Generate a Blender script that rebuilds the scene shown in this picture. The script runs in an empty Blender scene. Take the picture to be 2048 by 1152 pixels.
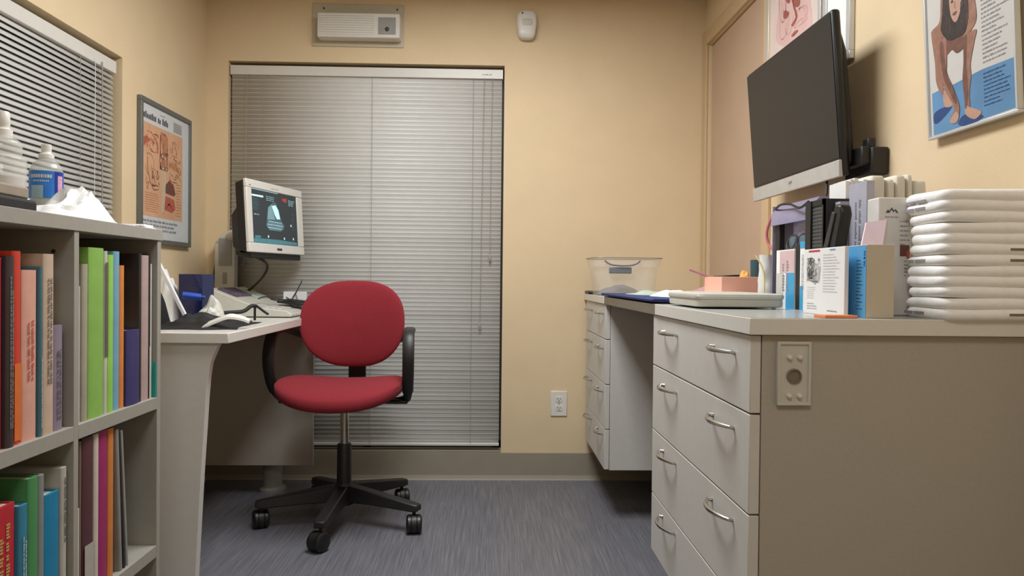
import bpy, bmesh, math, random
from mathutils import Vector, Matrix, noise

C = bpy.context.scene
COL = C.collection
# ------------------------------------------------------------------ camera
F_PX = 1500.0
cam_d = bpy.data.cameras.new('camera'); cam = bpy.data.objects.new('camera', cam_d); COL.objects.link(cam)
cam_d.sensor_fit = 'HORIZONTAL'; cam_d.sensor_width = 36.0; cam_d.lens = F_PX / 2048 * 36.0
cam_d.clip_start = 0.02; cam_d.clip_end = 60
yaw = math.atan(44 / F_PX); pitch = -math.atan(16 / F_PX); roll = 0.010
fw = Vector((math.sin(yaw) * math.cos(pitch), math.cos(yaw) * math.cos(pitch), math.sin(pitch)))
rt = fw.cross(Vector((0, 0, 1))).normalized(); up = rt.cross(fw)
r2 = rt * math.cos(roll) + up * math.sin(roll); u2 = up * math.cos(roll) - rt * math.sin(roll)
m3 = Matrix((r2, u2, -fw)).transposed()
cam.matrix_world = Matrix.Translation((0, 0, 0.9)) @ m3.to_4x4()
C.camera = cam
# ------------------------------------------------------------------ world and lights
C.view_settings.view_transform = 'Standard'
C.view_settings.look = 'None'
C.view_settings.exposure = 0.0
C.view_settings.gamma = 1.0
C.view_settings.use_curve_mapping = False
w = bpy.data.worlds.new('night'); C.world = w; w.use_nodes = True
w.node_tree.nodes['Background'].inputs[0].default_value = (0.02, 0.022, 0.03, 1)
w.node_tree.nodes['Background'].inputs[1].default_value = 0.3

def area(name, loc, sx, sy, power, col=(0.95, 0.975, 1.0)):
    l = bpy.data.lights.new(name, 'AREA'); l.shape = 'RECTANGLE'; l.size = sx; l.size_y = sy
    l.energy = power; l.color = col
    o = bpy.data.objects.new(name, l); COL.objects.link(o); o.location = loc
    return o
area('ceiling_lamp_main', (-0.10, 2.05, 2.155), 0.55, 1.1, 38)
area('ceiling_lamp_rear', (-0.10, -0.2, 2.155), 0.5, 0.6, 14)

# ------------------------------------------------------------------ materials
def lin(c):
    return tuple(((x / 255) / 12.92 if x / 255 <= 0.04045 else ((x / 255 + 0.055) / 1.055) ** 2.4) for x in c)
MC = {}
def mat(name, rgb, rough=0.6, metal=0.0, var=0.06, scale=30, bump=0.0, stretch=None, trans=0.0, alpha=1.0, emit=None, spec=None, sheen=0.0, bscale=None):
    if name in MC: return MC[name]
    m = bpy.data.materials.new(name); m.use_nodes = True; MC[name] = m
    nt = m.node_tree; b = nt.nodes['Principled BSDF']
    tc = nt.nodes.new('ShaderNodeTexCoord'); mp = nt.nodes.new('ShaderNodeMapping')
    nt.links.new(tc.outputs['Object'], mp.inputs[0])
    if stretch: mp.inputs['Scale'].default_value = stretch
    nz = nt.nodes.new('ShaderNodeTexNoise'); nz.inputs['Scale'].default_value = scale; nz.inputs['Detail'].default_value = 4
    nt.links.new(mp.outputs[0], nz.inputs['Vector'])
    cr = nt.nodes.new('ShaderNodeValToRGB')
    l = lin(rgb); cr.color_ramp.elements[0].position = 0.3; cr.color_ramp.elements[1].position = 0.7
    cr.color_ramp.elements[0].color = tuple(x * (1 - var) for x in l) + (1,)
    cr.color_ramp.elements[1].color = tuple(min(1, x * (1 + var)) for x in l) + (1,)
    nt.links.new(nz.outputs['Fac'], cr.inputs[0]); nt.links.new(cr.outputs[0], b.inputs['Base Color'])
    b.inputs['Roughness'].default_value = rough; b.inputs['Metallic'].default_value = metal
    b.inputs['Transmission Weight'].default_value = trans; b.inputs['Alpha'].default_value = alpha
    if spec is not None: b.inputs['Specular IOR Level'].default_value = spec
    if sheen: b.inputs['Sheen Weight'].default_value = sheen
    if emit:
        nt.links.new(cr.outputs[0], b.inputs['Emission Color']); b.inputs['Emission Strength'].default_value = emit
    if bump:
        bp = nt.nodes.new('ShaderNodeBump'); bp.inputs['Strength'].default_value = bump; bp.inputs['Distance'].default_value = 0.002
        n2 = nz
        if bscale:
            n2 = nt.nodes.new('ShaderNodeTexNoise'); n2.inputs['Scale'].default_value = bscale; nt.links.new(mp.outputs[0], n2.inputs['Vector'])
        nt.links.new(n2.outputs['Fac'], bp.inputs['Height']); nt.links.new(bp.outputs[0], b.inputs['Normal'])
    return m
M_wall = mat('yellow_tan_wall_paint', (223, 200, 162), 0.75, var=0.025, scale=6, bump=0.25, bscale=220)
M_ceil = mat('ceiling_paint', (205, 195, 175), 0.8, var=0.02)
M_door = mat('pinkish_tan_door', (196, 168, 142), 0.6, var=0.03, scale=8)
M_trim = mat('tan_trim', (205, 178, 138), 0.5, var=0.02)
M_base = mat('greige_vinyl_baseboard', (150, 142, 125), 0.5, var=0.03, scale=12)
M_floorfix = mat('floor_edge', (170, 165, 150), 0.5)
M_lam = mat('light_grey_laminate', (208, 205, 198), 0.45, var=0.02, scale=50)
M_lam2 = mat('warm_grey_laminate', (176, 169, 156), 0.6, var=0.035, scale=160)
M_top = mat('white_worktop_laminate', (222, 219, 210), 0.25, var=0.015, scale=80)
M_topgrey = mat('grey_worktop_surface', (178, 180, 176), 0.22, var=0.02, scale=80)
M_brown = mat('taupe_edge', (122, 112, 96), 0.55, var=0.05, scale=60)
M_shelf = mat('grey_shelf_laminate', (156, 152, 142), 0.55, var=0.03, scale=60)
M_steel = mat('brushed_steel', (190, 188, 182), 0.25, 1.0, var=0.03)
M_chrome = mat('chrome', (205, 203, 198), 0.15, 1.0, var=0.02)
M_black = mat('black_plastic', (30, 29, 28), 0.45, var=0.1)
M_blackgl = mat('black_glossy_plastic', (26, 25, 24), 0.4, var=0.1)
M_blackcl = mat('black_nylon', (20, 20, 22), 0.65, var=0.25, scale=40, bump=0.5)
M_red = mat('red_fabric', (138, 42, 50), 0.9, var=0.12, scale=500, bump=0.5, sheen=0.05, spec=0.2)
M_slat = mat('white_blind_slat', (216, 215, 210), 0.38, var=0.02, scale=20)
M_rail = mat('white_blind_rail', (214, 211, 202), 0.4, var=0.02)
M_cord = mat('grey_cord', (150, 146, 136), 0.7)
M_cordw = mat('white_cord', (215, 215, 210), 0.5)
M_plast = mat('white_plastic', (222, 219, 210), 0.35, var=0.02)
M_plast2 = mat('off_white_plastic', (200, 198, 186), 0.4, var=0.03)
M_greyp = mat('grey_plastic', (150, 148, 140), 0.45, var=0.03)
M_dark = mat('dark_grey', (58, 56, 54), 0.5, var=0.1)
M_paper = mat('white_paper', (238, 237, 235), 0.7, var=0.015)
M_paperw = mat('cream_paper', (214, 204, 182), 0.75, var=0.03, scale=60)
M_ink = mat('dark_print', (70, 68, 72), 0.6)
M_inkl = mat('light_print', (140, 138, 140), 0.6)
M_silver = mat('silver_frame', (212, 214, 214), 0.35, 0.4, var=0.03)
M_pewter = mat('pewter_frame', (112, 114, 110), 0.4, 0.3, var=0.05)
M_glassd = mat('night_glass', (14, 15, 17), 0.05)
M_bag = mat('white_plastic_bag', (226, 226, 224), 0.35, var=0.02, bump=0.3)
M_clear = mat('clear_plastic', (226, 222, 210), 0.1, trans=0.0, alpha=0.15, var=0.02)
M_clear2 = mat('clear_bottle_plastic', (222, 222, 212), 0.08, alpha=0.38, var=0.02)
M_navy = mat('navy_fabric', (38, 52, 104), 0.8, var=0.15, scale=60)
M_towel = mat('white_towel', (250, 249, 247), 0.9, var=0.03, scale=90, bump=0.6, sheen=0.2)

# floor: streaks running away from the viewer
def floor_mat():
    m = bpy.data.materials.new('blue_grey_streaked_vinyl'); m.use_nodes = True; nt = m.node_tree; b = nt.nodes['Principled BSDF']
    tc = nt.nodes.new('ShaderNodeTexCoord'); mp = nt.nodes.new('ShaderNodeMapping'); mp.inputs['Scale'].default_value = (250, 4, 1)
    nt.links.new(tc.outputs['Object'], mp.inputs[0])
    n = nt.nodes.new('ShaderNodeTexNoise'); n.inputs['Scale'].default_value = 1.0; n.inputs['Detail'].default_value = 5; n.inputs['Roughness'].default_value = 0.7
    nt.links.new(mp.outputs[0], n.inputs['Vector'])
    cr = nt.nodes.new('ShaderNodeValToRGB'); e = cr.color_ramp.elements
    e[0].position = 0.33; e[0].color = lin((90, 90, 97)) + (1,)
    e[1].position = 0.70; e[1].color = lin((136, 133, 131)) + (1,)
    k = e.new(0.5); k.color = lin((109, 109, 116)) + (1,)
    nt.links.new(n.outputs['Fac'], cr.inputs[0]); nt.links.new(cr.outputs[0], b.inputs['Base Color'])
    b.inputs['Roughness'].default_value = 0.42; b.inputs['Specular IOR Level'].default_value = 0.3
    return m
M_floor = floor_mat()

def mesh_mat():
    m = bpy.data.materials.new('black_punched_mesh'); m.use_nodes = True; nt = m.node_tree; b = nt.nodes['Principled BSDF']
    tc = nt.nodes.new('ShaderNodeTexCoord'); mp = nt.nodes.new('ShaderNodeMapping'); mp.inputs['Rotation'].default_value = (0.785, 0, 0)
    nt.links.new(tc.outputs['Object'], mp.inputs[0])
    ck = nt.nodes.new('ShaderNodeTexChecker'); ck.inputs['Scale'].default_value = 190
    ck.inputs['Color1'].default_value = lin((24, 24, 24)) + (1,); ck.inputs['Color2'].default_value = lin((92, 92, 88)) + (1,)
    nt.links.new(mp.outputs[0], ck.inputs['Vector']); nt.links.new(ck.outputs[0], b.inputs['Base Color']); b.inputs['Roughness'].default_value = 0.5
    return m
M_mesh = mesh_mat()

# ------------------------------------------------------------------ geometry helpers
CAM_SCALE = [None]   # (old corner, new corner, size factor) scaling desk items about the camera
def cam_scaled_pt(p):
    if CAM_SCALE[0] is None: return Vector(p)
    a, b, k = CAM_SCALE[0]; return b + (Vector(p) - a) * k
class G:
    """collects shapes in world coordinates; .o() links them as ONE mesh object"""
    def __init__(s): s.bm = bmesh.new(); s.mats = []
    def mi(s, m):
        if m not in s.mats: s.mats.append(m)
        return s.mats.index(m)
    def faces(s, vs, fs, m):
        k = s.mi(m); bv = [s.bm.verts.new(v) for v in vs]; r = []
        for f in fs:
            try:
                q = s.bm.faces.new([bv[i] for i in f]); q.material_index = k; r.append(q)
            except ValueError: pass
        return bv
    def box(s, x0, x1, y0, y1, z0, z1, m, R=None, piv=None):
        vs = [Vector((x, y, z)) for x in (x0, x1) for y in (y0, y1) for z in (z0, z1)]
        if R is not None:
            p = Vector(piv) if piv else Vector(((x0 + x1) / 2, (y0 + y1) / 2, (z0 + z1) / 2))
            vs = [R @ (v - p) + p for v in vs]
        s.faces(vs, [(0, 1, 3, 2), (4, 6, 7, 5), (0, 4, 5, 1), (2, 3, 7, 6), (0, 2, 6, 4), (1, 5, 7, 3)], m); return s
    def prism(s, pts, d, m):
        """polygon pts (3d list) extruded by vector d"""
        n = len(pts); a = [Vector(p) for p in pts]; d = Vector(d)
        vs = a + [p + d for p in a]
        fs = [tuple(range(n))[::-1], tuple(range(n, 2 * n))] + [(i, (i + 1) % n, n + (i + 1) % n, n + i) for i in range(n)]
        s.faces(vs, fs, m); return s
    def tube(s, pts, r, m, n=10, cap=True, closed=False):
        pts = [Vector(p) for p in pts]; k = len(pts); rs = r if isinstance(r, (list, tuple)) else [r] * k
        vs = []; prev = None
        for i, p in enumerate(pts):
            if closed: t = pts[(i + 1) % k] - pts[i - 1]
            else: t = pts[min(i + 1, k - 1)] - pts[max(i - 1, 0)]
            t.normalize()
            if prev is None:
                a = t.orthogonal().normalized()
            else:
                a = (prev - t * prev.dot(t)); a = a.normalized() if a.length > 1e-6 else t.orthogonal().normalized()
            prev = a; b = t.cross(a)
            for j in range(n):
                g = 2 * math.pi * j / n; vs.append(p + (a * math.cos(g) + b * math.sin(g)) * rs[i])
        fs = []
        for i in range(k - 1 if not closed else k):
            for j in range(n):
                i2 = (i + 1) % k
                fs.append((i * n + j, i * n + (j + 1) % n, i2 * n + (j + 1) % n, i2 * n + j))
        if cap and not closed: fs += [tuple(range(n))[::-1], tuple(range((k - 1) * n, k * n))]
        s.faces(vs, fs, m); return s
    def lathe(s, c, prof, m, n=28, axis='Z', R=None):
        """prof list of (r, h); revolved about the axis through c"""
        c = Vector(c); vs = []
        for (r, h) in prof:
            for j in range(n):
                g = 2 * math.pi * j / n; q = Vector((r * math.cos(g), r * math.sin(g), h))
                if axis == 'Y': q = Vector((q.x, q.z, q.y))
                if axis == 'X': q = Vector((q.z, q.x, q.y))
                if R is not None: q = R @ q
                vs.append(c + q)
        k = len(prof); fs = []
        for i in range(k - 1):
            for j in range(n): fs.append((i * n + j, i * n + (j + 1) % n, (i + 1) * n + (j + 1) % n, (i + 1) * n + j))
        if prof[0][0] > 1e-5: fs.append(tuple(range(n))[::-1])
        if prof[-1][0] > 1e-5: fs.append(tuple(range((k - 1) * n, k * n)))
        s.faces(vs, fs, m); return s
    def sellip(s, c, a, b, h, e1, e2, m, nu=32, nv=14, fn=None):
        """superellipsoid: half sizes a,b,h; e1 edge roundness, e2 outline roundness; axis of h is Z; fn warps local points"""
        c = Vector(c); sp = lambda v, e: math.copysign(abs(v) ** e, v); vs = []
        for i in range(nv + 1):
            p = -math.pi / 2 + math.pi * i / nv
            for j in range(nu):
                t = 2 * math.pi * j / nu
                q = Vector((a * sp(math.cos(p), e1) * sp(math.cos(t), e2), b * sp(math.cos(p), e1) * sp(math.sin(t), e2), h * sp(math.sin(p), e1)))
                if fn: q = fn(q)
                vs.append(c + q)
        fs = []
        for i in range(nv):
            for j in range(nu): fs.append((i * nu + j, i * nu + (j + 1) % nu, (i + 1) * nu + (j + 1) % nu, (i + 1) * nu + j))
        s.faces(vs, fs, m); return s
    def pill(s, c, a, b, h, e2, m, nu=64, nv=10, fn=None):
        """soft slab: superellipse outline with fully rounded edges of radius h"""
        c = Vector(c); vs = []
        for i in range(nv + 1):
            p = -math.pi / 2 + math.pi * i / nv; ins = h * (1 - math.cos(p))
            for j in range(nu):
                t = 2 * math.pi * j / nu
                q = Vector(((a - ins) * math.copysign(abs(math.cos(t)) ** e2, math.cos(t)), (b - ins) * math.copysign(abs(math.sin(t)) ** e2, math.sin(t)), h * math.sin(p)))
                vs.append(c + (fn(q) if fn else q))
        fs = [(i * nu + j, i * nu + (j + 1) % nu, (i + 1) * nu + (j + 1) % nu, (i + 1) * nu + j) for i in range(nv) for j in range(nu)]
        s.faces(vs, fs + [tuple(range(nu))[::-1], tuple(range(nv * nu, nv * nu + nu))], m); return s
    def flat(s, P, pts, m, lift=0.0004, th=0.0):
        """polygon on a plane P=(origin,u,v,normal) from (u,v) points"""
        o, u, v, n = P
        s.faces([o + u * a + v * b + n * lift for a, b in pts], [tuple(range(len(pts)))], m); return s
    def rect(s, P, u0, v0, u1, v1, m, lift=0.0004): return s.flat(P, [(u0, v0), (u1, v0), (u1, v1), (u0, v1)], m, lift)
    def text(s, P, u0, v0, u1, v1, rows, m, seed=0, lift=0.0005, fill=0.45, ragged=0.3, vert=False):
        r = random.Random(seed)
        if vert:
            o, u, v, n = P; P = (o, v, u, n); u0, v0, u1, v1 = v0, u0, v1, u1
        hgt = (v1 - v0) / rows
        for i in range(rows):
            y = v1 - (i + 0.5) * hgt; x = u0; xe = u1 - (u1 - u0) * ragged * r.random(); lw = hgt * fill * 0.55
            while x < xe:
                for q in range(r.randint(2, 8)):
                    if x + lw > xe: break
                    k = 0.62 + 0.2 * r.random()
                    s.rect(P, x, y - hgt * fill * 0.5, x + lw * 0.7, y - hgt * fill * 0.5 + hgt * fill * (k if r.random() < 0.7 else 1), m, lift); x += lw
                x += lw * 0.9
                if x + lw > xe: break
        return s
    def blob(s, P, pts, m, lift=0.0004):
        n = len(pts); out = []
        for i in range(n):
            p0, p1, p2, p3 = [Vector(pts[(i + k) % n]) for k in (-1, 0, 1, 2)]
            for q in range(5):
                t = q / 5; v = 0.5 * ((2 * p1) + (p2 - p0) * t + (2 * p0 - 5 * p1 + 4 * p2 - p3) * t * t + (3 * p1 - p0 - 3 * p2 + p3) * t ** 3); out.append((v.x, v.y))
        return s.flat(P, out, m, lift)
    def line(s, P, pts, w, m, lift=0.0008):
        for (a0, b0), (a1, b1) in zip(pts[:-1], pts[1:]):
            dx, dy = a1 - a0, b1 - b0; l = math.hypot(dx, dy) or 1; nx, ny = -dy / l * w / 2, dx / l * w / 2
            s.flat(P, [(a0 - nx, b0 - ny), (a1 - nx, b1 - ny), (a1 + nx, b1 + ny), (a0 + nx, b0 + ny)], m, lift)
        return s
    def sketch(s, P, u0, v0, u1, v1, n, w, m, seed, lift=0.0009):
        """n loose curved strokes inside a rectangle"""
        r = random.Random(seed)
        for _ in range(n):
            cu, cv = r.uniform(u0, u1), r.uniform(v0, v1); ra = r.uniform(0.1, 0.4) * (u1 - u0); rb = r.uniform(0.1, 0.4) * (v1 - v0); a0 = r.uniform(0, 6.28); sp = r.uniform(1, 3.2)
            ra = min(ra, cu - u0, u1 - cu) + 1e-4; rb = min(rb, cv - v0, v1 - cv) + 1e-4
            pts = [(min(u1, max(u0, cu + ra * math.cos(a0 + sp * t / 8))), min(v1, max(v0, cv + rb * math.sin(a0 + sp * t / 8)))) for t in range(9)]
            s.line(P, pts, w * r.uniform(0.6, 1.3), m, lift)
        return s
    def clean(s):
        bmesh.ops.remove_doubles(s.bm, verts=s.bm.verts, dist=1e-6)
    def o(s, name, parent=None, bevel=0.0, smooth=False, seg=2, solid=0.0, fixn=True, flip=None):
        for v in s.bm.verts: v.co = cam_scaled_pt(v.co)
        if fixn: bmesh.ops.recalc_face_normals(s.bm, faces=s.bm.faces)
        off = Vector((0, 0, 0)); q = parent
        while q is not None: off += q.location; q = q.parent
        if parent is None:
            xs = [v.co for v in s.bm.verts]
            off = Vector(((min(v.x for v in xs) + max(v.x for v in xs)) / 2, (min(v.y for v in xs) + max(v.y for v in xs)) / 2, min(v.z for v in xs)))
        for v in s.bm.verts: v.co -= off
        me = bpy.data.meshes.new(name); s.bm.to_mesh(me); s.bm.free()
        for m in s.mats: me.materials.append(m)
        ob = bpy.data.objects.new(name, me); COL.objects.link(ob)
        if parent is None: ob.location = off
        else: ob.parent = parent
        if smooth or bevel:
            me.polygons.foreach_set('use_smooth', [True] * len(me.polygons))
            me.set_sharp_from_angle(angle=math.radians(40))
        if solid:
            md = ob.modifiers.new('solid', 'SOLIDIFY'); md.thickness = solid; md.offset = 0
        if bevel:
            md = ob.modifiers.new('bevel', 'BEVEL'); md.width = bevel; md.segments = seg; md.limit_method = 'ANGLE'; md.angle_limit = math.radians(50); md.harden_normals = False
        return ob

def tag(o, label, cat, group=None, kind=None):
    o['label'] = label; o['category'] = cat
    if group: o['group'] = group
    if kind: o['kind'] = kind
    return o
def thing(name, label, cat, loc, group=None):
    e = bpy.data.objects.new(name, None); COL.objects.link(e); e.location = cam_scaled_pt(loc); e.empty_display_size = 0.05
    return tag(e, label, cat, group)
def struct(g, name, **k):
    o = g.o(name, **k)
    if k.get('parent') is None: o['kind'] = 'structure'
    return o
def V(*a): return Vector(a)
def rot(ax, deg): return Matrix.Rotation(math.radians(deg), 3, ax)
def smoothpath(pts, n=6):
    pts = [Vector(p) for p in pts]; out = []
    for i in range(len(pts) - 1):
        p0 = pts[max(i - 1, 0)]; p1 = pts[i]; p2 = pts[i + 1]; p3 = pts[min(i + 2, len(pts) - 1)]
        for k in range(n):
            t = k / n
            out.append(0.5 * ((2 * p1) + (p2 - p0) * t + (2 * p0 - 5 * p1 + 4 * p2 - p3) * t * t + (3 * p1 - p0 - 3 * p2 + p3) * t ** 3))
    out.append(pts[-1]); return out

# ------------------------------------------------------------------ the room
XL, XR, YB, YN, ZT = -1.266, 0.964, 3.378, -1.3, 2.168
T = 0.12
struct(G().box(XL - T, XR + T, YN - T, YB + T, -0.1, 0, M_floor), 'floor')
struct(G().box(XL - T, XR + T, YN - T, YB + T, ZT, ZT + 0.1, M_ceil), 'ceiling')
WX0, WX1, WZ0, WZ1 = -1.171, 0.056, 0.121, 1.862
g = G(); g.box(XL - T, WX0, YB, YB + T, 0, ZT, M_wall); g.box(WX1, XR + T, YB, YB + T, 0, ZT, M_wall)
g.box(WX0, WX1, YB, YB + T, WZ1, ZT, M_wall); g.box(WX0, WX1, YB, YB + T, 0, WZ0, M_wall); struct(g, 'wall_back')
LY0, LY1, LZ0, LZ1 = 0.75, 2.615, 0.985, 1.648
g = G(); g.box(XL - T, XL, YN, LY0, 0, ZT, M_wall); g.box(XL - T, XL, LY1, YB, 0, ZT, M_wall)
g.box(XL - T, XL, LY0, LY1, LZ1, ZT, M_wall); g.box(XL - T, XL, LY0, LY1, 0, LZ0, M_wall); struct(g, 'wall_left')
DY0, DY1, DZ = 2.62, 3.325, 1.957
g = G(); g.box(XR, XR + T, YN, DY0, 0, ZT, M_wall); g.box(XR, XR + T, DY1, YB, 0, ZT, M_wall); g.box(XR, XR + T, DY0, DY1, DZ, ZT, M_wall)
struct(g, 'wall_right')
struct(G().box(XL - T, XR + T, YN - T, YN, 0, ZT, M_wall), 'wall_front')
# baseboards
def baseboard(name, pts, nrm):
    g = G(); a, b = [V(*p) for p in pts]; n = V(*nrm)
    prof = [(0.0, 0.1215), (0.006, 0.119), (0.007, 0.02), (0.012, 0.006), (0.02, 0.0), (0.0, 0.0)]
    g.prism([a + n * d + V(0, 0, z) for d, z in prof], b - a, M_base)
    struct(g, name)
baseboard('baseboard_back', ((XL, YB, 0), (XR, YB, 0)), (0, -1, 0))
baseboard('baseboard_left', ((XL, YN, 0), (XL, YB - 0.02, 0)), (1, 0, 0))
baseboard('baseboard_right', ((XR, YN, 0), (XR, 2.55, 0)), (-1, 0, 0))
# windows
d = 0.075
g = G()
for x0, x1, z0, z1 in ((WX0, WX1, WZ1 - 0.04, WZ1), (WX0, WX1, WZ0, WZ0 + 0.04), (WX0, WX0 + 0.04, WZ0, WZ1), (WX1 - 0.04, WX1, WZ0, WZ1), ((WX0 + WX1) / 2 - 0.02, (WX0 + WX1) / 2 + 0.02, WZ0, WZ1)):
    g.box(x0, x1, YB + d, YB + d + 0.03, z0, z1, M_dark)
w1 = struct(g, 'window_1')
G().box(WX0 + 0.03, WX1 - 0.03, YB + d + 0.012, YB + d + 0.018, WZ0 + 0.03, WZ1 - 0.03, M_glassd).o('window_pane', w1)
g = G()
for y0, y1, z0, z1 in ((LY0, LY1, LZ1 - 0.04, LZ1), (LY0, LY1, LZ0, LZ0 + 0.04), (LY0, LY0 + 0.04, LZ0, LZ1), (LY1 - 0.04, LY1, LZ0, LZ1)):
    g.box(XL - 0.11, XL - 0.085, y0, y1, z0, z1, M_dark)
w2 = struct(g, 'window_2')
G().box(XL - 0.10, XL - 0.094, LY0 + 0.03, LY1 - 0.03, LZ0 + 0.03, LZ1 - 0.03, M_glassd).o('window_pane', w2)
# door in the right wall
dr = struct(G().box(XR + 0.016, XR + 0.052, DY0 + 0.004, DY1 - 0.004, 0.004, DZ - 0.006, M_door), 'door_1', bevel=0.002)
G().box(XR + 0.002, XR + 0.016, DY0 + 0.03, DY0 + 0.05, 1.375, 1.41, M_steel).o('latch', dr, bevel=0.002)
g = G()
for y0, y1, z0, z1 in ((DY0 - 0.062, DY0, 0, DZ + 0.062), (DY1, DY1 + 0.05, 0, DZ + 0.062), (DY0, DY1, DZ, DZ + 0.062)):
    g.box(XR - 0.012, XR, y0, y1, z0, z1, M_trim)
struct(g, 'trim_1', bevel=0.003)

struct(G().box(WX0 + 0.001, WX1 - 0.001, YB - 0.004, YB + 0.072, WZ0 + 0.0005, WZ0 + 0.006, M_base), 'trim_2')
# ------------------------------------------------------------------ blinds
def slat_prof(tilt, half=0.0125, sag=0.0022, n=4):
    out = []
    for i in range(n + 1):
        t = -1 + 2 * i / n; a = t * half; b = sag * (1 - t * t)
        out.append((a * math.cos(tilt) - b * math.sin(tilt), a * math.sin(tilt) + b * math.cos(tilt)))
    return out
def blind(name, label, along, at, s0, s1, zt, zb, pitch_, tilt, inward, ladders):
    """along: unit axis of the slats; at: fixed coordinate; inward: unit vector into the room"""
    ax = V(*along); inn = V(*inward); base = V(*at)
    root = thing(name, label, 'blind', tuple(base + ax * (s0 + s1) / 2 + V(0, 0, zb)), None)
    P = lambda s_, i_, z_: base + ax * s_ + inn * i_ + V(0, 0, z_)
    def bx(g, sa, sb, ia, ib, za, zb_, m):
        vs = [P(s_, i_, z_) for s_ in (sa, sb) for i_ in (ia, ib) for z_ in (za, zb_)]
        g.faces(vs, [(0, 1, 3, 2), (4, 6, 7, 5), (0, 4, 5, 1), (2, 3, 7, 6), (0, 2, 6, 4), (1, 5, 7, 3)], m)
    g = G(); bx(g, s0, s1, -0.014, 0.014, zt - 0.042, zt, M_rail); g.o('headrail', root, bevel=0.0015)
    g = G(); bx(g, s0 + 0.003, s1 - 0.003, -0.011, 0.011, zb, zb + 0.013, M_rail); g.o('bottom_rail', root, bevel=0.003)
    g = G(); z = zt - 0.052; rnd = random.Random(3)
    while z > zb + 0.018:
        tl = tilt + rnd.uniform(-0.04, 0.04); pr = slat_prof(tl)
        vs = [P(s_, i_, z + h_) for s_ in (s0 + 0.004, s1 - 0.004) for i_, h_ in pr]; n = len(pr)
        g.faces(vs, [(k, k + 1, n + k + 1, n + k) for k in range(n - 1)], M_slat); z -= pitch_
    g.o('slats', root, smooth=True, solid=0.0006, fixn=False)
    for s_ in ladders:
        g = G()
        g.tube([P(s_, 0.0135, zt - 0.04), P(s_, 0.0135, zb + 0.01)], 0.0009, M_cord, n=6); g.o('ladder_cord', root)
    return root, P
bl, P = blind('window_blind', 'closed white horizontal blind in the tall window behind the chair', (1, 0, 0), (0, YB + 0.022, 0), WX0 + 0.005, WX1 - 0.006, 1.846, 0.147, 0.0193, math.radians(70), (0, -1, 0), (-1.018, -0.535, -0.083))
for sx, ze in ((-0.038, 0.708), (-0.001, 1.015)):
    g = G(); g.tube([P(sx + 0.004, 0.017, 1.806), P(sx, 0.0175, 1.5), P(sx - 0.006 if sx < -0.02 else sx, 0.0175, ze)], 0.0013, M_cord, n=6); g.o('pull_cord', bl)
    g = G(); g.lathe(tuple(P(sx - 0.006 if sx < -0.02 else sx, 0.0175, ze - 0.03)), [(0.0055, 0), (0.006, 0.012), (0.0035, 0.026), (0.0015, 0.03)], M_greyp, n=12); g.o('cord_tassel', bl, smooth=True)
g = G(); g.tube([P(-1.09, 0.02, 1.80), P(-1.10, 0.021, 0.95)], 0.0018, M_cord, n=6); g.o('tilt_wand', bl)
g = G(); Pl = (V(-0.045, YB + 0.022 - 0.0141, 1.822), V(1, 0, 0), V(0, 0, 1), V(0, -1, 0)); g.text(Pl, 0, -0.006, 0.05, 0.007, 1, M_inkl, 4); g.o('brand_mark', bl, fixn=False)
bl2, P = blind('window_blind', 'half-open white horizontal blind in the left window above the bookshelf', (0, 1, 0), (XL - 0.028, 0, 0), LY0 + 0.005, LY1 - 0.012, 1.630, 1.0, 0.0176, math.radians(-56), (1, 0, 0), (1.0, 1.75, 2.38))
g = G(); g.tube([P(2.50, 0.019, 1.60), P(2.50, 0.021, 1.0)], 0.002, M_cord, n=6); g.o('tilt_wand', bl2)
g = G(); g.tube([P(2.46, 0.018, 1.60), P(2.455, 0.018, 1.0)], 0.001, M_cordw, n=6); g.o('pull_cord', bl2)

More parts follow.
